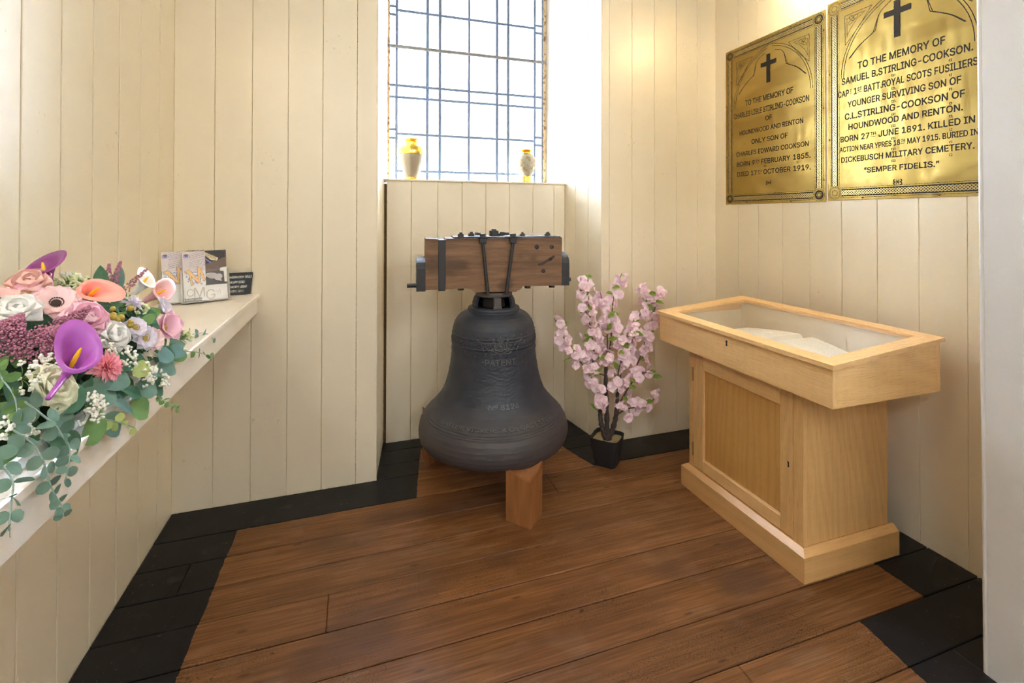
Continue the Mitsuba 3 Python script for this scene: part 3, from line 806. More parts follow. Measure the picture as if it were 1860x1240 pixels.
    orn = [affinity.rotate(affinity.translate(Point(0, 0).buffer(.0065).difference(Point(.003, .0).buffer(.0045)), xo + dx, zo + dz), a, origin=(xo + dx, zo + dz)) for dx, dz, a in ((-.012, .006, 20), (0, .006, 90), (.012, .006, 160), (-.012, -.006, 340), (0, -.006, 270), (.012, -.006, 200))]
    put('ornament', cat([extr(g, .0004) for g in orn]).apply_translation([0, 0, TH]), 'enamel')
    for x in (.30, W / 2 - .03, W - .16):
        for (sx, ex, zz, cap, w, bold) in rows[1:-1]:
            if x > sx - .02 and x < ex + .02 and abs(x - W / 2) > .0 and ((int(x * 100) + int(zz * 1000)) % 3 == 0 or lights):
                q = shapely.box(x - .0045, zz - .0205, x + .0045, zz - .0110)
                put('separator', extr(q.difference(q.buffer(-.0018)), .0004).apply_translation([0, 0, TH]), 'enamel')
    for x, y in ((.010, .30), (.010, Hh - .35), (W - .011, .11), (W - .011, .47), (W - .011, Hh - .10), (.17, .010), (W - .20, .010), (.2, Hh - .01), (W - .2, Hh - .01)):
        put('screw', lathe([(0, .0022), (.0042, .0016), (.005, 0), (0, 0)], 14).apply_translation([x, y, TH]), 'screw', smooth=40)
zl = 1.424
def R1(yl, yr, z, cap, w, b=False, y0=2.437):
    return (y0 - yl, y0 - yr, z, cap, w, b)
rows_l = [R1(2.278, 1.948, 2.016 - zl, .031, 'TO THE MEMORY OF', True), R1(2.365, 1.854, 1.951 - zl, .031, 'CHARLES LISLE STIRLING-COOKSON'), R1(2.131, 2.086, 1.900 - zl, .026, 'OF'),
          R1(2.322, 1.888, 1.843 - zl, .026, 'HOUNDWOOD AND RENTON'), R1(2.231, 1.982, 1.780 - zl, .026, 'ONLY SON OF'), R1(2.349, 1.856, 1.717 - zl, .026, 'CHARLES EDWARD COOKSON'),
          R1(2.345, 1.846, 1.655 - zl, .027, [('BORN', 0), (' 9', 0), ('TH', 1), (' FEBRUARY', 0), (' 1855.', 0)]), R1(2.342, 1.845, 1.594 - zl, .027, [('DIED', 0), (' 17', 0), ('TH', 1), (' OCTOBER', 0), (' 1919.', 0)])]
plaque('memorial_plaque', 2.437, zl, .674, .963, rows_l, (2.437 - 2.109, 2.276 - zl, 2.114 - zl, 2.2235 - zl, .053, .0125),
       'brass memorial plaque to Charles Lisle Stirling-Cookson, nearer the corner of the walls')
def R2(yl, yr, z, cap, w, b=False):
    return R1(yl, yr, z, cap, w, b, 1.752)
zr = 1.429
rows_r = [R2(1.603, 1.255, 2.041 - zr, .031, 'TO THE MEMORY OF'), R2(1.680, 1.165, 1.985 - zr, .030, 'SAMUEL B.STIRLING-COOKSON.'),
          R2(1.699, 1.150, 1.926 - zr, .029, [('CAP', 0), ('T', 1), (' 1', 0), ('ST', 1), (' BATT.ROYAL SCOTS FUSILIERS', 0)]), R2(1.651, 1.203, 1.870 - zr, .028, 'YOUNGER SURVIVING SON OF'),
          R2(1.665, 1.191, 1.814 - zr, .028, 'C.L.STIRLING-COOKSON OF'), R2(1.647, 1.198, 1.763 - zr, .026, 'HOUNDWOOD AND RENTON.'),
          R2(1.687, 1.160, 1.709 - zr, .026, [('BORN', 0), (' 27', 0), ('TH', 1), (' JUNE 1891. KILLED IN', 0)]), R2(1.691, 1.150, 1.661 - zr, .023, [('ACTION NEAR YPRES 18', 0), ('TH', 1), (' MAY 1915. BURIED IN', 0)]),
          R2(1.683, 1.162, 1.610 - zr, .025, 'DICKEBUSCH MILITARY CEMETERY.'), R2(1.575, 1.277, 1.553 - zr, .023, '“SEMPER FIDELIS.”', True)]
plaque('memorial_plaque_001', 1.752, zr, .674, .975, rows_r, (1.752 - 1.432, 2.291 - zr, 2.131 - zr, 2.243 - zr, .054, .0125),
       'brass memorial plaque to Samuel B. Stirling-Cookson, partly behind the pale jamb', lights=True)

# ------------------------------------------------------------------ oak display cabinet
cab = 'display_cabinet'
thing(cab, 'light oak display cabinet with sloping glass lid and panelled door, by the right wall', 'cabinet')
PX0, PX1, PY0, PY1, PZ = 1.5706, 2.0716, 1.3292, 2.0244, .0942
bx0, bx1, by0, by1 = 1.600, 2.048, 1.3575, 1.997
def hull(P):
    return trimesh.Trimesh(P).convex_hull
part(cab, 'plinth', hull([(PX0, y, z) for y in (PY0, PY1) for z in (0, PZ)] + [(PX1, y, z) for y in (PY0 + .018, PY1) for z in (0, PZ)] + [(PX0 + .018, PY0 + .018, z) for z in (0, PZ)] + [(bx0 - .006, y, .112) for y in (by0 - .006, by1 + .006)] + [(PX1, y, .112) for y in (by0 - .006, by1 + .006)]).slice_plane([PX0, PY0, 0], [-1, 1, 0], cap=True), 'oak_plinth')
part(cab, 'plinth', hull([(x, y, z) for x, y in ((PX0, PY0), (PX1, PY0), (PX1, PY0 + .030), (PX0 + .030, PY0 + .030)) for z in (0, PZ)] + [(x, y, .112) for x, y in ((bx0 - .006, by0 - .006), (PX1, by0 - .006), (PX1, by0), (bx0, by0))]), 'oak_plinth_end')
ZB = .6955
part(cab, 'side_panel', cbox(bx0 + .020, bx1, by0, by0 + .018, .112, ZB, .001), 'oak_z')
part(cab, 'side_panel', cbox(bx0 + .020, bx1, by1 - .018, by1, .112, ZB, .001), 'oak_z')
part(cab, 'back_panel', cbox(bx1 - .014, bx1, by0 + .0185, by1 - .0185, .112, ZB, .001), 'oak_z')
DY0, DY1, DZ0, DZ1 = 1.402, 1.966, .116, .678
part(cab, 'face_frame', cat([cbox(bx0 - .001, bx0 + .0195, by0 - .001, DY0 - .0015, .112, ZB, .001)]), 'oak_z')
part(cab, 'face_frame', cat([cbox(bx0 - .001, bx0 + .0195, DY1 + .0015, by1 + .001, .112, ZB, .001)]), 'oak_z')
part(cab, 'face_frame', cat([cbox(bx0 - .001, bx0 + .0195, DY0 - .001, DY1 + .001, DZ1 + .002, ZB, .001)]), 'oak_y')
door = part_key(cab, 'door')
add(door, cbox(bx0 + .008, bx0 + .014, 1.455, 1.905, .165, .612, .001), 'oak_panel', label='darker oak door panel')
part(door, 'stile', cbox(bx0 - .002, bx0 + .018, DY0, 1.460, DZ0, DZ1, .0015), 'oak_z')
part(door, 'stile', cbox(bx0 - .002, bx0 + .018, 1.899, DY1, DZ0, DZ1, .0015), 'oak_z')
part(door, 'rail', cbox(bx0 - .002, bx0 + .018, 1.4605, 1.8985, .607, DZ1, .0015), 'oak_y')
part(door, 'rail', cbox(bx0 - .002, bx0 + .018, 1.4605, 1.8985, DZ0, .170, .0015), 'oak_y')
part(door, 'panel_moulding', cat([xf(tube([[bx0 + .007, 1.461, z], [bx0 + .007, 1.898, z]], .004, 8), np.eye(4)) for z in (.171, .606)] + [tube([[bx0 + .007, y, .171], [bx0 + .007, y, .606]], .004, 8) for y in (1.461, 1.898)]), 'oak_edge', smooth=40)
for z in (.568, .200):
    part(door, 'hinge', cat([cyl([bx0 - .0035, DY1 + .001, z - .033 + .0135 * k], [bx0 - .0035, DY1 + .001, z - .033 + .0135 * k + .012], .0036, 10) for k in range(5)]), 'hinge_brass', smooth=40, label='small brass hinge')
def keyhole(x, y, z, parent, s=1.0):
    g = unary_union([Point(0, .004 * s).buffer(.0042 * s), Polygon([(-.0024 * s, .004 * s), (.0024 * s, .004 * s), (.0034 * s, -.013 * s), (-.0034 * s, -.013 * s)])])
    part(parent, 'keyhole', xf(extr(g, .0012), basis([x, y, z], [0, -1, 0], [0, 0, 1], [-1, 0, 0])), 'dark_hole', label='small dark keyhole')
keyhole(bx0 - .0015, 1.421, .393, door)
# case
CX0, CX1, CY0, CY1 = 1.5312, 2.1011, 1.1858, 2.1731
slope = (.8987 - .8476) / (CX1 - CX0)
def lidz(x):
    return .8476 + slope * (x - CX0)
ex0, ex1, ey0, ey1 = CX0 + .011, CX1 - .013, CY0 + .011, CY1 - .011
LT = .0165
def wallbox(x0, x1, y0, y1, key_mat, name):
    P = [(x, y, ZB) for x in (x0, x1) for y in (y0, y1)] + [(x, y, lidz(x) - LT) for x in (x0, x1) for y in (y0, y1)]
    part(cab, name, hull(P), key_mat)
wallbox(ex0, ex0 + .018, ey0, ey1, 'oak_y', 'case_front')
keyhole(ex0 - .0005, 1.682, .800, cab + '__case_front', 1.1)
wallbox(ex1 - .018, ex1, ey0, ey1, 'oak_y', 'case_back')
wallbox(ex0 + .0182, ex1 - .0182, ey0, ey0 + .018, 'oak_x', 'case_end')
wallbox(ex0 + .0182, ex1 - .0182, ey1 - .018, ey1, 'oak_x', 'case_end')
part(cab, 'case_bottom', box(ex0 + .0182, ex1 - .0182, ey0 + .0182, ey1 - .0182, ZB, ZB + .014), 'oak_y')
part(cab, 'case_lining', cat([box(ex0 + .019, ex1 - .019, ey0 + .019, ey1 - .019, ZB + .0145, ZB + .018), box(ex1 - .0215, ex1 - .0185, ey0 + .022, ey1 - .022, ZB + .018, lidz(ex1) - LT - .012),
     box(ex0 + .022, ex1 - .022, ey1 - .0215, ey1 - .0185, ZB + .018, lidz(ex0) - LT - .004), box(ex0 + .022, ex1 - .022, ey0 + .0185, ey0 + .0215, ZB + .018, lidz(ex0) - LT - .004),
     box(ex0 + .0185, ex0 + .0215, ey0 + .022, ey1 - .022, ZB + .018, lidz(ex0) - LT - .004)]), 'case_lining', label='pale lining of the case, tinted for the wall reflected in the glass')
# lid frame with mitred rails
lid = part_key(cab, 'lid')
GX0, GX1, GY0, GY1 = 1.592, 2.041, 1.250, 2.090
sh_ = np.eye(4); sh_[2, 0] = slope; sh_[2, 3] = .8476 - slope * CX0
def lidpoly(pts, z0, z1, m, name):
    k = xf(extr(Polygon(pts), z1 - z0).apply_translation([0, 0, z0]), sh_)
    return part(lid, name, k, m)
o = [(CX0, CY0), (CX1, CY0), (CX1, CY1), (CX0, CY1)]
i_ = [(GX0, GY0), (GX1, GY0), (GX1, GY1), (GX0, GY1)]
for k, m in zip(range(4), ('oak_x', 'oak_y', 'oak_x', 'oak_y')):
    lidpoly([o[k], o[(k + 1) % 4], i_[(k + 1) % 4], i_[k]], -LT, 0, m, 'rail')
part(lid, 'glazing_bead', xf(cat([box(GX0 - .001, GX1 + .001, y, y + .006, -.012, -.004) for y in (GY0 - .001, GY1 - .005)] + [box(x, x + .006, GY0 + .005, GY1 - .005, -.012, -.004) for x in (GX0 - .001, GX1 - .005)]), sh_), 'oak_edge')
gm = trimesh.Trimesh([(GX0, GY0, -.007), (GX1, GY0, -.007), (GX1, GY1, -.007), (GX0, GY1, -.007)], [[0, 1, 2], [0, 2, 3]])
add(lid, xf(gm, sh_), 'sheet_glass', label='sheet of glass in the lid')
# open book inside
bk = 'memorial_book'
thing(bk, 'open book of remembrance with white pages inside the glass topped cabinet', 'book')
BKX, BKY, BKZ = 1.815, 1.685, ZB + .0185
hw, hd = .285, .195
part(bk, 'cover', cbox(BKX - hd - .006, BKX + hd + .006, BKY - hw - .006, BKY + hw + .081, BKZ, BKZ + .006, .002), 'print_brown')
def page_z(t):          # t from the spine (0) to the fore edge (1)
    return .060 * (1 - t) ** .0 * (np.clip(t / .10, 0, 1) ** .6) * (1 - .50 * t ** 1.6) + .016 * (1 - t)
for s in (-1, 1):
    t = np.linspace(0, 1, 22)
    hs_ = hw if s < 0 else hw + .075
    pts = [(s * hs_ * ti, float(page_z(ti))) for ti in t] + [(s * hs_, 0), (0, 0)]
    blockp = extr(Polygon(pts if s > 0 else pts), 2 * hd)
    part(bk, 'page_block', xf(blockp, basis([BKX + hd, BKY, BKZ + .006], [0, 1, 0], [0, 0, 1], [1, 0, 0]) @ trans(0, 0, -2 * hd)), 'page', smooth=35)
    ms = []
    for row in range(7):
        xx = BKX + hd * (.80 - row * .10)
        tt = .16
        while tt < .86:
            L = .02 + .04 * rng.random()
            t2 = np.linspace(tt, min(tt + L, .88), 4)
            z = BKZ + .006 + page_z(t2) + .0006
            y = BKY + s * hs_ * t2
            ms.append(grid(lambda u, v: np.stack([xx + (v - .5) * .0022, np.interp(u, np.linspace(0, 1, 4), y), np.interp(u, np.linspace(0, 1, 4), z)], -1), 4, 2))
            tt += L + .025
    part(bk, 'writing', cat(ms), 'ink_page')

# ------------------------------------------------------------------ leaflet holders, leaflets and the small black sign on the shelf
HD = np.array([.868, .497, 0.0]); HN = np.array([.497, -.868, 0.0])     # along the front, and out of the front
LEAN = math.radians(9)
def holder_frame(x, y):
    upv = unit(np.array([0, 0, 1.0]) * math.cos(LEAN) - HN * math.sin(LEAN))
    return basis([x, y, SZ + .006], HD, upv, np.cross(HD, upv))
def sheet(parent, name, M, x0, x1, y0, y1, z):
    Q = M @ basis([(x0 + x1) / 2, (y0 + y1) / 2, z], [(x1 - x0) / 2, 0, 0], [0, (y1 - y0) / 2, 0], [0, 0, 1])
    scene[part_key(parent, name)] = {'type': 'rectangle', 'to_world': T(Q), 'bsdf': {'type': 'ref', 'id': 'acrylic'}}
def holder(key, M, w, label):
    thing(key, label, 'leaflet holder', 'leaflet holders on the shelf')
    sheet(key, 'front_panel', M, 0, w, 0, .135, .0)
    sheet(key, 'back_panel', M, 0, w, 0, .200, -.030)
    e = .0022
    part(key, 'edge', xf(cbox(0, e, 0, .135, -.030, .0, .0005), M), 'acrylic_edge')
    part(key, 'edge', xf(cbox(w - e, w, 0, .135, -.030, .0, .0005), M), 'acrylic_edge')
    part(key, 'base', xf(cbox(0, w, .0, .0025, -.030, .018, .0005), M), 'acrylic_edge')
def leaflet(key, M, x0, w, h, label, photo=True):
    thing(key, label, 'leaflet', 'memorial leaflets in the holders')
    z = -.010
    def flat(name, g, m, lift, lab=None):
        return part(key, name, xf((extr(g, .0003) if not isinstance(g, trimesh.Trimesh) else g).apply_translation([x0, .004, z + lift]), M), m)
    add(key, xf(cbox(x0, x0 + w, .004, .004 + h, z - .003, z, .0004), M), 'paper')
    sw = .082                                    # width of the printed script panel
    flat('script_panel', shapely.box(0, h * .60, sw, h), 'print_mauve', .0001)
    rows = []
    for r in range(9):
        yy = h * .66 + r * h * .037 + (.004 if r > 3 else 0)
        x = .026 - (r < 4) * .002
        while x < sw - .004:
            L = .004 + .007 * rng.random()
            rows.append(LineString([(x, yy + (x - .02) * .22), (x + L * .4, yy + .0016 + (x - .02) * .22), (min(x + L, sw - .002), yy + (x + L - .02) * .22)]).buffer(.0006))
            x += L + .0022
    rows = [g.intersection(shapely.box(0, h * .605, sw, h)) for g in rows]
    flat('script', unary_union(rows), 'ink', .0003)
    em = affinity.scale(Point(.014, h * .90).buffer(1), .012, .0085)
    flat('emblem', em.difference(affinity.scale(em, .86, .86)).union(affinity.scale(em, .6, .55)), 'print_blue', .0003)
    flat('emblem_cup', affinity.scale(Point(.013, h * .927).buffer(1), .008, .004), 'print_brown', .0006)
    # decorated capital M: gold letter with a dark outline over blue scrolls
    def M_poly():
        return unary_union([Polygon([(.006, .052), (.018, .058), (.026, .052), (.062, .004), (.052, .004), (.012, .048)]), LineString([(.020, .050), (.030, -.006)]).buffer(.0030, cap_style=2), Polygon([(.052, .068), (.062, .066), (.064, .060), (.060, .006), (.054, .012), (.053, .058)]),
                            Polygon([(.056, .066), (.063, .066), (.083, .014), (.078, .008), (.058, .056)]), Point(.008, .050).buffer(.0055).difference(Point(.008, .049).buffer(.003))])
    Mp = affinity.translate(affinity.scale(M_poly(), .92, 1.05, origin=(0, 0)), .004, h * .345)
    sc = []
    r2 = np.random.default_rng(3)
    for k in range(46):
        cx_, cy_ = .010 + .070 * r2.random(), h * .335 - .002 + .070 * r2.random()
        if cy_ > h * .335 + .048 and cx_ < .03:
            continue
        a0 = r2.random() * 6
        sc.append(LineString([(cx_ + (.0015 + .0006 * t) * math.cos(a0 + t), cy_ + (.0015 + .0006 * t) * math.sin(a0 + t)) for t in np.linspace(0, 4.5, 8)]).buffer(.0007))
        if k % 3 == 0:
            sc.append(Point(cx_ + .003, cy_).buffer(.0022))
    flat('scrolls', unary_union(sc), 'print_blue', .0002)
    flat('capital_outline', Mp.buffer(.0012), 'print_outline', .0005)
    flat('capital', Mp, 'print_gold', .0008)
    flat('small_print', unary_union([shapely.box(.02, h * .20 + k * .012, .075, h * .20 + k * .012 + .0008) for k in range(4)]), 'ink_faint', .0003)
    if photo:
        xs, xe = sw, w
        flat('photograph', shapely.box(xs, h * .30, xe, h), 'print_dark', .0001)
        flat('photo_page', Polygon([(xs, h * .72), (xe, h * .86), (xe, h * .60), (xs, h * .56)]), 'print_brown', .0002)
        flat('photo_strip', Polygon([(xs, h * .97), (xs + .050, h * .84), (xs + .046, h * .79), (xs + .024, h * .80), (xs, h * .90)]), 'print_cream', .0004)
        flat('photo_strip_lines', unary_union([LineString([(xs + .002, h * (.955 - .02 * k)), (xs + .042, h * (.85 - .016 * k))]).buffer(.0007) for k in range(4)]), 'print_brown', .0007)
        flat('photo_blue_strip', Polygon([(xs, h * .86), (xs + .024, h * .755), (xs + .021, h * .73), (xs, h * .82)]), 'print_blue', .0004)
        flat('photo_card', Polygon([(xe - .026, h * .63), (xe, h * .65), (xe, h * .34), (xe - .010, h * .34), (xe - .012, h * .56), (xe - .026, h * .575)]), 'paper', .0004)
        hand = unary_union([affinity.rotate(affinity.scale(Point(xs + .026, h * .49).buffer(1), .026, .011), -14), affinity.scale(Point(xs + .048, h * .46).buffer(1), .016, .012)] + [LineString([(xs + .034 + .006 * k, h * .43), (xs + .040 + .006 * k, h * .40 - .002 * k)]).buffer(.0028) for k in range(4)])
        flat('photo_hand', hand, 'print_skin', .0006)
        flat('photo_hand_shade', affinity.rotate(affinity.scale(Point(xs + .014, h * .47).buffer(1), .018, .006), -30), 'print_grey', .0008)
    return x0
MH1 = holder_frame(-.671, 2.281)
MH2 = holder_frame(-.745, 2.285)
holder('leaflet_holder', MH1, .176, 'clear acrylic leaflet holder in front, beside the small black sign')
holder('leaflet_holder_001', MH2, .165, 'clear acrylic leaflet holder behind, nearest the left wall')
leaflet('leaflet', MH1, .006, .163, .212, 'memorial leaflet with a gold capital M and a dark photograph, in the front holder')
leaflet('leaflet_001', MH2, .004, .155, .212, 'memorial leaflet with a gold capital M, partly hidden in the rear holder')
cardk = 'business_card'
thing(cardk, 'white card lettered CMG in the pocket of the front leaflet holder', 'card')
add(cardk, xf(cbox(.012, .150, .003, .062, -.0055, -.0047, .0002), MH1 @ rotz(.02)), 'paper')
for s_, x, y, cap in (('C', .016, .026, .030), ('M', .042, .020, .040), ('G', .086, .006, .040)):
    gl = text(s_, cap, None, .0003)
    gl.apply_translation([x, y, -.0045])
    part(cardk, 'lettering', xf(gl, MH1 @ rotz(.02)), 'ink_faint')
part(cardk, 'lettering', xf(extr(unary_union([LineString([(.124, .040), (.131, .030), (.138, .042), (.140, .026)]).buffer(.001), LineString([(.124, .023), (.142, .023)]).buffer(.0007)]), .0003).apply_translation([0, 0, -.0045]), MH1 @ rotz(.02)), 'ink_faint')
for k, s_ in enumerate(('The Commemorative', 'and Memorial Group')):
    part('leaflet_holder', 'lettering', xf(text(s_, .0062, .062, .0003, True).apply_translation([.006, .0135 - .0085 * k, .0006]), MH1), 'ink')
sg = 'black_sign'
thing(sg, 'small black sign with white lines of lettering leaning on the back wall behind the leaflets', 'sign')
sd = unit(np.array([.092, .021, 0])); sn = np.array([sd[1], -sd[0], 0])
su = unit(np.array([0, 0, 1.0]) * .99 - sn * .06 + sd * .10)
MS = basis([-.590, 2.484, SZ + .0005], sd, su, unit(np.cross(sd, su)))
add(sg, xf(cbox(0, .127, 0, .103, -.004, 0, .0008), MS), 'sign_black')
for (w_, xe, y, cap, sl, b) in (('MEMORY (D1)', .122, .078, .0098, .10, True), ('MEMORY (D2)', .096, .055, .0095, .18, True), ('MEMORY (D3)', .107, .033, .0095, .12, True), ('MEMORY (D4)', .097, .013, .0092, .30, False)):
    m = text(w_, cap, .088 if xe > .1 else .078, .0003, b)
    S_ = np.eye(4); S_[0, 1] = sl
    m = xf(m, S_); m.apply_translation([xe - m.bounds[1][0], y, .0001])
    part(sg, 'lettering', xf(m, MS), 'sign_white')

# ------------------------------------------------------------------ urns on the sill
def urn(key, x, y, prof_body, prof_band, prof_neck, prof_foot, body_m, label):
    thing(key, label, 'urn')
    for name, pr, m in (('body', prof_body, body_m), ('band', prof_band, 'urn_gold'), ('lid', prof_neck, 'urn_gold'), ('foot', prof_foot, 'urn_gold')):
        part(key, name, lathe(pr, 56).apply_translation([x, y, SILL + .0005]), m, smooth=35)
urn('urn', .330, 2.985, [(.001, .016), (.040, .016), (.046, .03), (.058, .07), (.069, .11), (.0755, .145), (.077, .165)],
    [(.0775, .155), (.0792, .158), (.0788, .175), (.076, .190), (.068, .203), (.056, .208), (.054, .206)], [(.054, .207), (.040, .209), (.037, .214), (.036, .232), (.041, .238), (.052, .243), (.053, .248), (.048, .253), (.020, .257), (.001, .257)],
    [(.001, 0), (.042, 0), (.0435, .004), (.0435, .013), (.041, .0165), (.001, .0165)], 'urn_white', 'white cremation urn with a gold shoulder band, taller one at the left of the sill')
for k in range(15):
    a = k * 2 * math.pi / 15
    c = np.array([.330 + .0788 * math.cos(a), 2.985 + .0788 * math.sin(a), SILL + .178])
    part('urn__band', 'relief', xf(cat([tube([[.006 * math.cos(t), .006 * math.sin(t), 0] for t in np.linspace(0, 5, 9)], .0011, 5), tube([[.003 * math.cos(t), .003 * math.sin(t), 0] for t in np.linspace(0, 5, 7)], .001, 5)]), frame(c, [math.cos(a), math.sin(a), .1])), 'urn_gold')
urn('urn_001', 1.080, 2.985, [(.001, .042), (.036, .042), (.046, .06), (.060, .095), (.066, .128), (.0655, .150), (.060, .170), (.048, .184), (.040, .188)],
    [(.040, .186), (.043, .186), (.044, .191), (.038, .194), (.036, .19)], [(.034, .190), (.031, .196), (.031, .203), (.036, .208), (.048, .213), (.049, .217), (.040, .222), (.015, .226), (.001, .226)],
    [(.001, 0), (.036, 0), (.038, .004), (.033, .022), (.034, .040), (.037, .0435), (.001, .0435)], 'urn_pearl', 'smaller pale urn with a speckled body and gold lid, at the right of the sill')

# ------------------------------------------------------------------ petals, leaves and flowers
def petal_mesh(L, W, cup=.2, curl=.2, nu=7, nv=5, tip=.0, base=.25, ruffle=0.0, seed=0):
    """Petal from the origin along +y; its face looks along +z. cup: rise of the edges, curl: bend back of the tip."""
    r_ = np.random.default_rng(seed)
    ph = r_.random() * 6
    def f(u, v):
        u = np.sin(u * np.pi / 2) ** .9
        w = (base + (1 - base) * np.sin(np.pi * np.clip(u * .86 + .0, 0, 1)) ** .8) * np.sqrt(np.clip(1 - np.clip((u - .72) / .28, 0, 1) ** 2, 0.0, 1)) if tip == 0 else np.sin(np.pi * (u * .96 + .02)) ** .75 * (1 - .25 * u)
        s = (v - .5) * 2
        x = s * w * W / 2
        y = u * L - .08 * L * np.abs(s) ** 2 * u
        z = cup * W * s * s * .5 * np.sqrt(u + .01) - curl * L * u ** 2.2 * .5 + .06 * L * np.sin(np.pi * u) + ruffle * W * np.sin(5 * v + 7 * u + ph) * u
        return np.stack([x, y, z], -1)
    return grid(f, nu, nv)
def leaf_mesh(L, W, fold=.25, droop=.25, nu=9, nv=5, round_=False):
    def f(u, v):
        s = (v - .5) * 2
        w = np.sqrt(np.clip(1 - (2 * u - 1) ** 2, 0, 1)) if round_ else np.sin(np.pi * np.clip(u, 0, 1) ** .85) ** .85
        x = s * w * W / 2
        z = fold * W * .5 * np.abs(s) * w - droop * L * u * u + .012 * L * np.sin(9 * u) * s
        return np.stack([x, u * L, z], -1)
    return grid(f, nu, nv)
PLY = {}
def shared(name, fn, m, smooth=True):
    if name not in PLY:
        PLY[name] = mikit.ply(fn(), m, smooth)
    return PLY[name]
def place(parent, name, shape, M, **tags):
    return inst(part_key(parent, name), shape, M, **tags)

# ---- the floral arrangement on the shelf
fl = 'flower_arrangement'
thing(fl, 'arrangement of artificial roses, callas and eucalyptus in a white tray on the shelf', 'flowers')
CC, SS = np.array([-.585, 1.20, .98]), np.array([.17, .44, .22])
part(fl, 'tray', cat([cbox(-.735, -.455, .78, 1.50, SZ + .0005, SZ + .010, .004), cbox(-.462, -.454, .78, 1.50, SZ + .006, SZ + .024, .003), cbox(-.740, -.732, .78, 1.50, SZ + .006, SZ + .024, .003)]), 'tray_white')
foam = trimesh.creation.icosphere(3, 1.0); foam.apply_scale([.115, .36, .165]); foam.apply_translation([-.60, 1.19, 1.012 - .0])
foam = foam.slice_plane([0, 0, SZ + .0105], [0, 0, 1], cap=True)
part(fl, 'floral_foam', foam, 'foam_dark')
def surf(theta, phi, k=1.0):
    n = np.array([math.cos(phi) * math.sin(theta), math.sin(phi) * math.sin(theta), math.cos(theta)])
    return CC + SS * n * k, unit(n / SS)
# small background leaves filling the mound
ms = {'leaf_dark': [], 'leaf_green': []}
r3 = np.random.default_rng(21)
for k in range(340):
    th, ph = math.acos(1 - r3.random() * .96), r3.random() * 2 * math.pi
    P, n = surf(th, ph, .70 + .18 * r3.random())
    if P[0] < XL + .05:
        continue
    L = .035 + .03 * r3.random()
    lm = leaf_mesh(L, L * .5, .3, .3, 6, 3)
    ms['leaf_dark' if r3.random() < .65 else 'leaf_green'].append(xf(lm, frame(P, unit(n + .5 * r3.normal(size=3)), roll=r3.random() * 6.28)))
for m_, L_ in ms.items():
    part(fl, 'foliage', cat(L_), m_, smooth=True, kind='stuff')

def calla(name, P, axis, size, m, roll=0.0, stem=True, tail=None, label=None, open_=1.0):
    """Spathe rolled into a funnel with a flared, pointed rim; a yellow spadix inside."""
    L, R = size * 1.20, size * .44 * open_
    def f(u, v):
        th = v * (2 * np.pi + .45) - np.pi - .22
        tipk = .5 + .5 * np.cos(th)
        r = .006 + R * (u ** 2.4) * (.60 + .42 * tipk + .05 * np.sin(3 * th + 1)) + .0016 * v
        z = L * (.62 * u + .38 * u ** 2 * (0.30 + .95 * tipk ** 1.5)) - L * .20 * np.clip((u - .78) / .22, 0, 1) ** 2 * (1 - .35 * tipk)
        x = r * np.cos(th) + L * .24 * u ** 4 * tipk ** 2
        y = r * np.sin(th)
        return np.stack([x, y, z], -1)
    sp = grid(f, 16, 33)
    M = frame(P, axis, roll=roll) @ trans(0, 0, -L * .55)
    key = part_key(fl, name)
    add(key, xf(sp, M), m, True, **({'label': label} if label else {}))
    part(key, 'spadix', xf(tube(curve([[0, 0, L * .18], [.003, .001, L * .45], [.008, .0, L * .80]], 8), np.array([.003, .0045, .0055, .0058, .0058, .0055, .0045, .002]) * size / .1, 10), M), 'spadix', True)
    base = (M @ np.array([0, 0, .004, 1]))[:3]
    ax = M[:3, 2]
    end = base - ax * .05 if tail is None else np.array(tail)
    part(key, 'flower_stalk', tube(curve([base + ax * .012, base if tail is not None else base - ax * .02, end], 8), np.linspace(.0066, .0036, 8), 8), m if tail is not None else 'stem_green', True)
calla('calla_lily', (-.606, 1.225, 1.232), (-.25, -.12, 1.0), .068, 'spathe_deep', roll=2.6, label='deep purple calla lily', open_=1.15)
calla('calla_lily', (-.530, 1.238, 1.190), (.55, -.55, .62), .062, 'spathe_coral', roll=-1.0, label='coral calla lily', open_=1.15)
calla('calla_lily', (-.512, 1.450, 1.176), (.42, .15, .55), .056, 'spathe_white', roll=.4, label='white calla lily')
calla('calla_lily', (-.492, 1.482, 1.143), (.75, .05, .42), .062, 'spathe_pink', roll=.2, label='blush pink calla lily')
calla('calla_lily', (-.416, .930, 1.122), (.58, -.44, .72), .061, 'spathe_purple', roll=1.5, tail=(-.428, .880, 1.080), label='bright purple calla lily', open_=1.12)

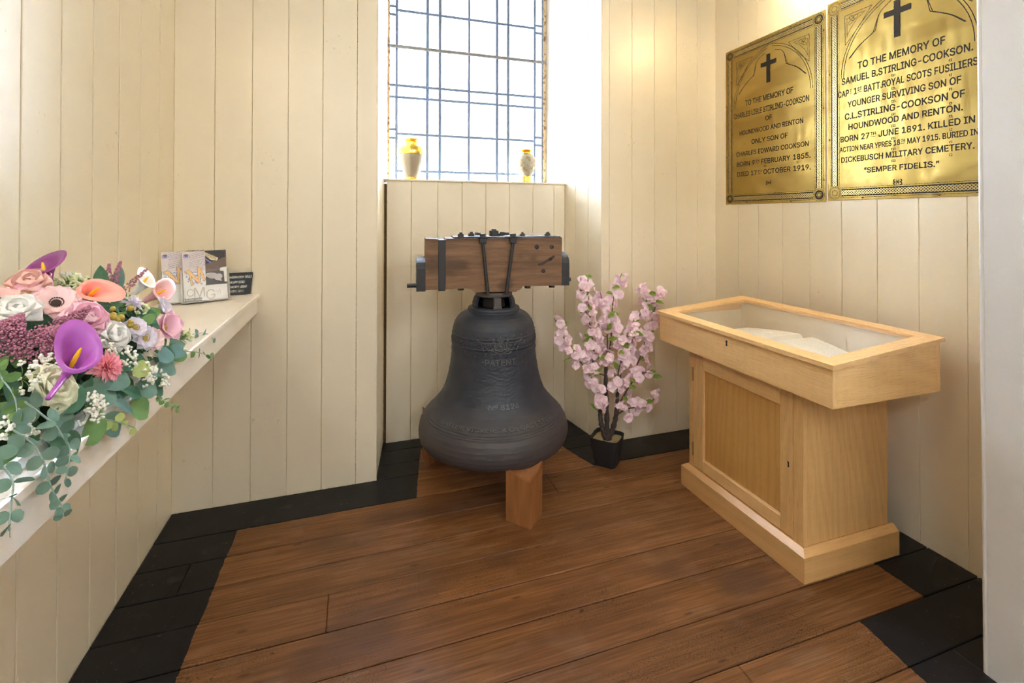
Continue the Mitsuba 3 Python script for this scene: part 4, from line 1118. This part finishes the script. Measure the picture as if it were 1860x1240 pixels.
def rose(P, n, size, m, label, squash=1.0, seed=0, tightness=1.0):
    key = part_key(fl, 'rose')
    M = frame(P, n, roll=seed) @ np.diag([1, squash, 1, 1])
    # the tight heart of the rose: a spiral of rolled petals
    def sp(u, v):
        th = v * 5.2 * np.pi
        r = (.05 + .17 * v) * size * (.55 + .45 * u)
        return np.stack([r * np.cos(th), r * np.sin(th), size * (.02 + .34 * u - .05 * v)], -1)
    add(key, xf(grid(sp, 5, 60), M), m, True, label=label)
    r_ = np.random.default_rng(seed + 100)
    k = 0
    for ring, (cnt, tilt, L, W, rad) in enumerate(((4, 80, .42, .46, .10), (5, 62, .52, .58, .12), (6, 38, .58, .64, .11), (6, 16, .62, .66, .10))):
        for j in range(cnt):
            a = j * 2 * math.pi / cnt + ring * .7 + .2 * r_.random()
            sh = shared(f'rose_{m}_{ring}_{size:.3f}', lambda: petal_mesh(L * size, W * size, cup=.55, curl=.35 if ring > 1 else .12, nu=8, nv=7, base=.4, ruffle=.012, seed=ring), m)
            Q = M @ rotz(a) @ trans(0, rad * size, 0) @ rotx(math.radians(tilt + 6 * r_.normal()))
            place(key, 'petal', sh, Q)
            k += 1
rose((-.612, 1.190, 1.205), (.35, -.55, .85), .066, 'petal_peach', 'wide peach pink rose', .8, 1)
rose((-.487, 1.105, 1.150), (.75, -.45, .55), .060, 'petal_pink', 'pale pink rose with a deeper pink heart', 1, 2)
rose((-.452, 1.125, 1.112), (.85, -.35, .50), .050, 'petal_white', 'white rose in the middle of the arrangement', 1, 3)
rose((-.560, 1.055, 1.176), (.35, -.55, .85), .058, 'petal_white', 'white rose behind the mauve plumes', 1, 4)
rose((-.462, .952, 1.072), (.80, -.55, .45), .064, 'petal_cream', 'cream rose with a pale green heart', .7, 5)

def open_flower(name, P, n, size, m, label, petals=7, eye='flower_eye', cup=35, layers=2, seed=0):
    key = part_key(fl, name)
    M = frame(P, n, roll=seed * .7)
    ey = trimesh.creation.icosphere(2, size * .12); ey.apply_scale([1, 1, .6])
    dots = [xf(trimesh.creation.icosphere(0, size * .022), trans(size * .15 * math.cos(t), size * .15 * math.sin(t), size * .07)) for t in np.linspace(0, 6.1, 18)]
    add(key, xf(cat([ey] + dots).apply_translation([0, 0, size * .05]), M), eye, True, label=label)
    for ly in range(layers):
        for j in range(petals):
            a = (j + .5 * ly) * 2 * math.pi / petals
            sh = shared(f'open_{m}_{size:.3f}_{ly}', lambda: petal_mesh(size * (.50 + .04 * ly), size * .46, cup=.35, curl=.35, nu=8, nv=7, base=.35, ruffle=.03, seed=ly), m)
            place(key, 'petal', sh, M @ rotz(a) @ trans(0, size * .05, 0) @ rotx(math.radians(cup - 14 * ly)))
open_flower('anemone', (-.530, 1.110, 1.184), (.50, -.70, .62), .064, 'petal_blush', 'pale pink anemone with a dark eye', seed=1)
open_flower('anemone', (-.618, 1.120, 1.186), (.30, -.75, .62), .062, 'petal_peach', 'peach anemone at the left edge', seed=2)
open_flower('anemone', (-.572, 1.105, 1.180), (.35, -.6, .75), .052, 'petal_white', 'small white anemone', seed=3, petals=6)
open_flower('garden_lily', (-.440, 1.350, 1.078), (.85, -.35, .30), .082, 'petal_pink', 'large pink lily at the right end', petals=5, eye='olive_bud', cup=55, seed=4)
open_flower('garden_lily', (-.462, 1.395, 1.112), (.8, .1, .4), .070, 'petal_lilac', 'lilac lily beside the leaflets', petals=5, eye='olive_bud', cup=50, seed=5)
def mum(name, P, n, size, m, label, cnt=46, seed=0):
    key = part_key(fl, name)
    M = frame(P, n)
    r_ = np.random.default_rng(seed)
    ms = []
    for j in range(cnt):
        t = (j + .5) / cnt
        a = j * 2.39996
        el = math.radians(82 - 92 * t)
        pm = petal_mesh(size * (.34 + .18 * t), size * .15, cup=.5, curl=.25, nu=5, nv=3, base=.3)
        ms.append(xf(pm, rotz(a) @ trans(0, size * .05 * t, 0) @ rotx(el)))
    add(key, xf(cat(ms), M), m, True, label=label)
mum('chrysanthemum', (-.436, 1.064, 1.070), (.88, -.38, .3), .066, 'petal_mum', 'salmon pink chrysanthemum', 60, 1)
mum('chrysanthemum', (-.470, 1.268, 1.152), (.6, -.2, .75), .050, 'petal_lilac', 'small white chrysanthemum', 30, 2)
open_flower('daisy', (-.434, 1.232, 1.083), (.85, -.45, .3), .050, 'petal_lilac', 'pale lilac daisy', petals=8, eye='olive_bud', cup=25, seed=6)
open_flower('daisy', (-.448, 1.222, 1.108), (.7, -.5, .5), .044, 'petal_lilac', 'small lilac daisy', petals=7, eye='olive_bud', cup=30, seed=7)
open_flower('daisy', (-.432, 1.262, 1.070), (.9, -.3, .3), .052, 'petal_blush', 'cream pink daisy', petals=7, eye='olive_bud', cup=40, seed=8)
open_flower('daisy', (-.600, 1.16, 1.196), (.3, -.6, .8), .052, 'petal_pink', 'pink daisy near the top', petals=8, eye='olive_bud', cup=25, seed=9)

def plume(P, n, L, W, cnt, m, seed, name='astilbe', label=None):
    """A feathery plume: hundreds of tiny florets on side shoots, one mesh."""
    r_ = np.random.default_rng(seed)
    M = frame(P, n)
    ms = []
    b = trimesh.creation.icosphere(0, 1.0)
    for k in range(cnt):
        t = r_.random() ** .8
        a = r_.random() * 6.28
        rr = W * (1 - t) * math.sqrt(r_.random()) + .002
        s = (.0011 + .0012 * r_.random())
        ms.append(xf(b, trans(rr * math.cos(a), rr * math.sin(a), L * t + .3 * rr) @ scl(s)))
    return part(fl, name, xf(cat(ms), M), m, label=label, kind='stuff')
plume((-.545, .960, 1.125), (.35, .25, .7), .075, .050, 1500, 'astilbe', 1, label='mauve astilbe plumes')
plume((-.515, .985, 1.115), (.6, .0, .6), .070, .045, 1300, 'astilbe', 2)
plume((-.505, 1.02, 1.13), (.5, .6, .6), .085, .030, 800, 'astilbe', 3)
plume((-.550, 1.36, 1.16), (.10, .35, .8), .085, .012, 170, 'astilbe', 4)
plume((-.545, 1.38, 1.15), (.35, .6, .55), .10, .011, 170, 'astilbe', 5)
plume((-.555, 1.36, 1.17), (.0, .2, .9), .065, .012, 120, 'astilbe', 6)

def spray(P, n, R, cnt, m, seed, ball=.0038, name='babys_breath'):
    r_ = np.random.default_rng(seed)
    M = frame(P, n)
    heads, stems = [], []
    for k in range(cnt):
        th, a = math.acos(1 - .75 * r_.random()), r_.random() * 6.28
        d = np.array([math.sin(th) * math.cos(a), math.sin(th) * math.sin(a), math.cos(th) * .7])
        e = d * R * (.75 + .3 * r_.random())
        stems.append(tube([[0, 0, -R * .3], e * .5, e], [.0008, .0007, .0006], 4, cap=False))
        for q in range(5):
            heads.append(xf(trimesh.creation.icosphere(0, ball * (.5 + .35 * r_.random())), trans(*(e + r_.normal(size=3) * ball * .62))))
    key = part(fl, name, xf(cat(heads), M), m)
    part(key, 'fine_stems', xf(cat(stems), M), 'stem_green')
for k, (P, n, R, c, m) in enumerate([((-.590, 1.283, 1.195), (.3, -.2, 1), .036, 34, 'fill_green'), ((-.452, 1.080, 1.085), (.85, -.3, .4), .030, 22, 'fill_white'), ((-.484, 1.022, 1.124), (.7, -.3, .6), .030, 26, 'fill_green'),
        ((-.485, .935, 1.100), (.7, -.5, .5), .028, 16, 'fill_white'), ((-.432, 1.000, 1.018), (.9, -.3, .2), .028, 24, 'fill_white'), ((-.470, .885, 1.040), (.85, -.45, .3), .026, 24, 'fill_white'),
        ((-.414, 1.178, 1.016), (.95, -.2, .2), .026, 20, 'fill_white'), ((-.478, 1.292, 1.140), (.7, -.1, .7), .030, 22, 'fill_green'), ((-.475, .970, 1.108), (.75, -.4, .5), .022, 10, 'fill_white'),
        ((-.434, 1.128, 1.070), (.9, -.2, .3), .028, 22, 'fill_white'), ((-.470, 1.075, 1.120), (.8, -.3, .5), .024, 14, 'fill_white'), ((-.445, 1.50, 1.02), (.7, .4, .3), .030, 18, 'fill_green'), ((-.60, 1.30, 1.20), (-.1, .3, 1), .030, 24, 'fill_white'), ((-.412, 1.255, .985), (.9, .1, .1), .020, 14, 'fill_white')]):
    spray(P, n, R, c, m, 40 + k)
r4 = np.random.default_rng(5)
ms = []
for k in range(26):
    ms.append(xf(trimesh.creation.icosphere(1, .0055 + .002 * r4.random()), trans(-.470 + .014 * r4.normal(), 1.196 + .018 * r4.normal(), 1.140 + .012 * r4.normal())))
part(fl, 'olive_buds', cat(ms), 'olive_bud', True)

def leaf_at(P, n, dirv, L, W, m, droop=.18, fold=.22, round_=False):
    """A leaf whose middle lies at P, facing n, pointing along dirv."""
    n = unit(n); d = np.asarray(dirv, float); d = unit(d - (d @ n) * n); x = np.cross(d, n)
    M = basis(np.asarray(P) - d * L * .5, x, d, n)
    k = f'leaf_{m}_{L:.3f}_{W:.3f}_{round_}'
    place(fl, 'leaf', shared(k, lambda: leaf_mesh(L, W, fold, droop, 11, 7, round_), m), M)
for P, n, d, L, W, m, rd in [
        ((-.425, 1.008, .985), (.93, -.30, .22), (.1, .5, .35), .070, .046, 'leaf_green', 1), ((-.422, 1.076, 1.045), (.8, -.4, .5), (.1, .9, -.15), .066, .048, 'leaf_grey', 1),
        ((-.428, 1.028, 1.036), (.8, -.4, .5), (.1, .9, -.35), .078, .056, 'leaf_grey', 1), ((-.450, 1.300, 1.120), (.8, -.3, .5), (.1, .95, .05), .082, .044, 'leaf_dark', 0), ((-.438, 1.255, 1.116), (.6, -.4, .7), (-.1, -.95, -.2), .060, .022, 'leaf_green', 0),
        ((-.408, 1.178, .990), (.85, -.35, .35), (.1, .9, -.2), .066, .042, 'leaf_grey', 1), ((-.412, 1.165, 1.036), (.8, -.3, .5), (.1, .9, .1), .060, .034, 'leaf_lime', 1), ((-.462, .868, 1.003), (.9, -.35, .2), (0, .7, -.2), .050, .045, 'leaf_green', 1),
        ((-.468, .896, 1.058), (.8, -.45, .4), (0, .9, -.1), .060, .045, 'leaf_grey', 1), ((-.424, 1.112, 1.066), (.9, -.3, .3), (0, .9, -.2), .060, .040, 'leaf_dark', 1), ((-.560, 1.348, 1.200), (.6, -.7, .2), (.05, .15, .95), .072, .032, 'leaf_dark', 0),
        ((-.545, 1.388, 1.190), (.5, -.8, .2), (.2, .35, .9), .074, .030, 'leaf_blue', 0), ((-.576, 1.330, 1.185), (.6, -.7, .2), (-.1, .1, .95), .060, .030, 'leaf_dark', 0), ((-.535, 1.375, 1.155), (.7, -.6, .3), (.2, .5, .7), .060, .034, 'leaf_dark', 0),
        ((-.480, 1.028, 1.136), (.6, -.4, .7), (.3, .9, .25), .070, .017, 'leaf_grey', 0), ((-.412, 1.085, .990), (.85, -.3, .4), (.2, .5, -.6), .064, .020, 'leaf_blue', 0), ((-.410, 1.125, 1.000), (.85, -.2, .3), (.1, .7, -.5), .064, .026, 'leaf_dark', 0),
        ((-.440, .972, 1.050), (.8, -.4, .4), (.1, .6, .5), .060, .040, 'leaf_dark', 1), ((-.420, 1.385, 1.012), (.7, -.4, .6), (.2, .9, 0), .056, .040, 'leaf_blue', 1), ((-.425, 1.345, 1.020), (.8, -.3, .5), (.1, .8, -.4), .060, .036, 'leaf_dark', 0),
        ((-.412, 1.290, 1.030), (.8, -.3, .5), (.0, .9, .2), .056, .040, 'leaf_blue', 1), ((-.448, 1.128, 1.120), (.7, -.4, .6), (.1, .9, .1), .050, .022, 'leaf_green', 0), ((-.440, .945, 1.024), (.9, -.3, .3), (.1, .8, -.3), .056, .042, 'leaf_grey', 1),
        ((-.430, 1.20, 1.045), (.85, -.2, .4), (.1, .8, -.4), .070, .030, 'leaf_dark', 0), ((-.415, 1.245, 1.005), (.85, -.2, .4), (.1, .9, -.3), .066, .030, 'leaf_grey', 0), ((-.620, 1.30, 1.185), (.2, -.5, .8), (-.3, .5, .5), .060, .030, 'leaf_green', 0),
        ((-.425, 1.415, .998), (.75, -.4, .5), (.2, .9, .0), .060, .044, 'leaf_green', 1), ((-.418, 1.325, .992), (.85, -.3, .4), (.1, .8, -.3), .064, .046, 'leaf_grey', 1), ((-.440, 1.455, 1.015), (.6, -.4, .7), (.2, .9, .2), .050, .036, 'leaf_grey', 1),
        ((-.410, 1.235, .975), (.9, -.25, .3), (.2, .7, -.4), .062, .042, 'leaf_dark', 1), ((-.405, 1.140, .962), (.9, -.3, .2), (.1, .8, -.4), .066, .044, 'leaf_green', 1), ((-.418, 1.055, .968), (.9, -.3, .2), (.0, .7, -.5), .060, .044, 'leaf_grey', 1),
        ((-.430, .935, .985), (.9, -.35, .2), (.0, .6, -.5), .062, .046, 'leaf_dark', 1), ((-.425, 1.300, 1.055), (.8, -.35, .45), (.1, .9, .1), .060, .026, 'leaf_dark', 0), ((-.455, 1.345, 1.120), (.6, -.4, .65), (.1, .9, .1), .060, .028, 'leaf_green', 0),
        ((-.470, 1.410, 1.075), (.7, -.3, .6), (.1, .9, .1), .058, .030, 'leaf_dark', 0), ((-.650, 1.17, 1.185), (.3, -.7, .6), (-.8, .1, .2), .060, .020, 'leaf_dark', 0), ((-.412, 1.215, .985), (.9, -.1, .3), (.2, .9, -.2), .050, .024, 'leaf_lime', 0)]:
    leaf_at(P, n, d, L, W, m, round_=bool(rd))
def eucalyptus(pts, big, small, cnt, m, seed, stemr=.0016, pairs=True):
    key = part_key(fl, 'eucalyptus_spray')
    c = curve(pts, 26)
    add(key, tube(c, np.linspace(stemr, stemr * .5, 26), 6), 'stem_grey', True)
    r_ = np.random.default_rng(seed)
    for k in range(cnt):
        t = k / max(cnt - 1, 1)
        i = min(int(t * 24) + 1, 24)
        p, d = c[i], unit(c[i + 1] - c[i - 1])
        s = big + (small - big) * t
        side = unit(np.cross(d, np.array([.75, -.55, .35]) + .3 * r_.normal(size=3)))
        nrm = np.cross(side, d)
        if k % 2:
            side, nrm = unit(.75 * side + .5 * nrm), unit(.75 * nrm - .5 * side)
        for q in (-1, 1):
            dirv = unit(q * side + .35 * d + .25 * r_.normal(size=3))
            n = unit(nrm + .45 * r_.normal(size=3)); n = unit(n - (n @ dirv) * dirv)
            sh = shared(f'euc_{m}_{round(s, 3)}', lambda: leaf_mesh(round(s, 3), round(s, 3) * .86, .14, .1, 8, 5, True), m)
            place(key, 'leaf', sh, basis(p, np.cross(dirv, n), dirv, n))
eucalyptus([(-.452, .85, 1.050), (-.436, .862, 1.022), (-.424, .862, .995), (-.418, .862, .969), (-.411, .861, .948), (-.405, .865, .930), (-.400, .862, .912)], .024, .012, 9, 'leaf_grey', 1, .0016)
eucalyptus([(-.445, .86, 1.085), (-.424, .885, 1.040), (-.415, .888, 1.020), (-.409, .895, .998), (-.404, .882, .978), (-.400, .863, .962)], .027, .014, 8, 'leaf_grey', 2)
eucalyptus([(-.450, .80, 1.040), (-.420, .787, 1.011), (-.408, .765, .990), (-.400, .745, .965)], .025, .015, 6, 'leaf_grey', 3)
eucalyptus([(-.470, 1.370, 1.025), (-.455, 1.416, 1.005), (-.438, 1.476, .990), (-.420, 1.557, .962), (-.404, 1.636, .925)], .026, .015, 9, 'leaf_green', 4)
eucalyptus([(-.500, 1.500, 1.030), (-.480, 1.590, 1.010), (-.460, 1.650, .995), (-.440, 1.700, .985), (-.420, 1.730, .950)], .024, .012, 8, 'leaf_blue', 5)
eucalyptus([(-.445, 1.225, .985), (-.420, 1.235, .965), (-.404, 1.238, .945), (-.388, 1.235, .935), (-.370, 1.240, .918)], .016, .010, 8, 'leaf_green', 6, .0012)
eucalyptus([(-.440, 1.030, .995), (-.416, 1.037, .982), (-.402, 1.040, .975), (-.386, 1.060, .955)], .020, .014, 5, 'leaf_lime', 7)
eucalyptus([(-.50, .90, 1.13), (-.485, .885, 1.115), (-.465, .875, 1.09), (-.455, .865, 1.06)], .022, .016, 6, 'leaf_green', 8)

# ------------------------------------------------------------------ the blossom tree in its pot
tr = 'cherry_tree'
thing(tr, 'small artificial cherry tree with pale pink blossom in a square black pot', 'plant')
PCX, PCY, PH = 1.318, 2.322, .150
def pot():
    out = [(.056, 0.0), (.060, .004), (.074, .10), (.080, PH - .006), (.081, PH)]
    inn = [(.076, PH), (.073, PH - .02), (.071, PH - .024)]
    n = 48
    def sq(r):
        a = np.arange(n) * 2 * np.pi / n
        k = (np.abs(np.cos(a)) ** 5 + np.abs(np.sin(a)) ** 5) ** (-1 / 5)
        return np.stack([r * k * np.cos(a), r * k * np.sin(a)], 1)
    rings = [np.c_[sq(r), np.full(n, z)] for r, z in out + inn]
    V = np.vstack(rings + [[[0, 0, 0.0]]])
    F = []
    i = np.arange(n); j = (i + 1) % n
    for k in range(len(rings) - 1):
        F.append(np.stack([k * n + i, k * n + j, (k + 1) * n + j], 1)); F.append(np.stack([k * n + i, (k + 1) * n + j, (k + 1) * n + i], 1))
    F.append(np.stack([j, i, np.full(n, len(V) - 1)], 1))
    return trimesh.Trimesh(V, np.vstack(F), process=False), sq
pm, sqf = pot()
PM_ = trans(PCX, PCY, 0) @ rotz(math.radians(43))
part(tr, 'pot', xf(pm, PM_), 'pot_black', smooth=35)
n_ = 48
sv = [np.c_[sqf(.0725 * k / 6), np.full(n_, PH - .020)] for k in range(1, 7)]
sv = np.vstack(sv + [[[0, 0, PH - .012]]])
sv[:, 2] += .006 * (meshkit.noise(sv * 90, 2) - .5)
F = []
i = np.arange(n_); j = (i + 1) % n_
for k in range(5):
    F.append(np.stack([k * n_ + i, (k + 1) * n_ + i, (k + 1) * n_ + j], 1)); F.append(np.stack([k * n_ + i, (k + 1) * n_ + j, k * n_ + j], 1))
F.append(np.stack([i, j, np.full(n_, len(sv) - 1)], 1))
part(tr, 'soil', xf(trimesh.Trimesh(sv, np.vstack(F), process=False), PM_), 'soil')
OFF = np.array([.010, .020, 0])
TRUNKS = [([[1.302, 2.300, .118], [1.271, 2.299, .213], [1.263, 2.302, .291]], .016, .011), ([[1.300, 2.296, .118], [1.299, 2.29, .203], [1.297, 2.291, .331], [1.293, 2.292, .488], [1.299, 2.29, .567]], .016, .008),
          ([[1.306, 2.296, .118], [1.333, 2.279, .203], [1.349, 2.274, .282], [1.354, 2.272, .385]], .017, .009)]
BR = [[[1.296, 2.291, .478], [1.222, 2.300, .517], [1.218, 2.290, .616], [1.194, 2.275, .744], [1.147, 2.265, .891], [1.112, 2.235, 1.029]],
      [[1.263, 2.302, .291], [1.237, 2.300, .429], [1.157, 2.300, .547], [1.072, 2.290, .655], [.985, 2.285, .812]],
      [[1.297, 2.291, .468], [1.307, 2.300, .675], [1.305, 2.320, .823], [1.278, 2.330, .931]], [[1.293, 2.292, .488], [1.33, 2.30, .675], [1.339, 2.31, .783], [1.363, 2.32, .921], [1.398, 2.30, 1.035]],
      [[1.354, 2.272, .385], [1.391, 2.260, .606], [1.428, 2.265, .675], [1.494, 2.285, .784], [1.541, 2.285, .873], [1.517, 2.30, .961]],
      [[1.349, 2.274, .282], [1.419, 2.270, .41], [1.494, 2.270, .567], [1.550, 2.275, .695], [1.588, 2.265, .833], [1.606, 2.25, .942]],
      [[1.344, 2.275, .262], [1.40, 2.257, .297], [1.485, 2.229, .319], [1.588, 2.235, .351]], [[1.222, 2.300, .517], [1.204, 2.295, .724], [1.185, 2.285, .901], [1.170, 2.265, 1.025]],
      [[1.354, 2.272, .385], [1.344, 2.240, .528], [1.40, 2.225, .685], [1.456, 2.215, .744]], [[1.263, 2.302, .291], [1.246, 2.29, .36], [1.232, 2.27, .449]], [[1.349, 2.274, .282], [1.382, 2.25, .38], [1.447, 2.225, .479], [1.531, 2.215, .508]]]
for P, a, b in TRUNKS:
    c = curve(P, 22)
    rad = np.linspace(a, b, 22) * (1 + .16 * np.sin(np.arange(22) * 1.9))
    part(tr, 'trunk', tube(c + OFF, rad, 12), 'bark', smooth=50)
r5 = np.random.default_rng(11)
def blossom_mesh(seed):
    ms = []
    r_ = np.random.default_rng(seed)
    for ly, (cnt, el, L) in enumerate(((5, 6, .0195), (5, 22, .0170), (4, 42, .0105))):
        for j in range(cnt):
            pm_ = petal_mesh(L, L * .95, cup=.25, curl=.25, nu=6, nv=5, base=.25, ruffle=.09, seed=int(r_.integers(1000)))
            ms.append(xf(pm_, rotz((j + .5 * ly + .3 * r_.random()) * 2 * math.pi / cnt) @ rotx(math.radians(el + 10 * r_.normal()))))
    return cat(ms)
BL = [mikit.ply(blossom_mesh(k), 'petal_blossom', True) for k in range(4)]
LF = [mikit.ply(leaf_mesh(.056, .027, .25, .2, 9, 5), 'leaf_tree', True), mikit.ply(leaf_mesh(.048, .023, .3, .3, 9, 5), 'leaf_tree', True)]
# how thickly each branch blooms: (from, to, number)
BLOOM = [(.18, 1.0, 37), (.22, 1.0, 34), (.12, .97, 23), (.15, .98, 28), (.10, 1.0, 40), (.22, 1.0, 42), (.25, 1.0, 17), (.12, .97, 25), (.08, 1.0, 23), (.05, 1.0, 12), (.12, 1.0, 18)]
LEAVES = [5, 5, 4, 4, 6, 8, 2, 4, 5, 1, 5]
for P, (t0, t1, cnt), nl in zip(BR, BLOOM, LEAVES):
    c = curve(P, 40) + OFF
    bk_ = part(tr, 'branch', tube(c, np.linspace(.0050, .0016, 40), 7), 'twig', True)
    tw = []
    for k in range(cnt):
        t = t0 + (t1 - t0) * (k + r5.random()) / cnt
        i = int(np.clip(t * 39, 1, 38))
        d = unit(c[i + 1] - c[i - 1])
        o = r5.normal(size=3); o = unit(o - (o @ d) * d + np.array([.10, -.25, .15]))
        dist = .010 + .034 * r5.random() * (1.2 - .5 * t)
        p = c[i] + o * dist
        p[1] = min(p[1], YB - .05 if p[0] > 1.38 else 2.6)
        n = unit(o + .5 * r5.normal(size=3) + np.array([-.2, -.55, .15]))
        tw.append(tube([c[i], c[i] + o * dist * .6, p], [.0011, .0009, .0009], 4, cap=False))
        place(tr, 'blossom', BL[k % 4], frame(p, n, roll=r5.random() * 6.28) @ scl(1.25 + .50 * r5.random()))
    part(tr, 'twigs', cat(tw), 'twig')
    for k in range(nl):
        t = .30 + .70 * (k + .8 * r5.random()) / max(nl, 1)
        i = int(np.clip(t * 39, 1, 38))
        o = unit(r5.normal(size=3) * np.array([1, .5, .5]) + np.array([0, -.8, .1]))
        p = c[i] + o * .034
        dirv = unit(np.array([r5.choice([-1, 1]) * 1.0, -.3, .25]) + .35 * r5.normal(size=3))
        n = unit(np.array([0, -.8, .5]) + .3 * r5.normal(size=3)); n = unit(n - (n @ dirv) * dirv)
        place(tr, 'leaf', LF[k % 2], basis(p, np.cross(dirv, n), dirv, n))
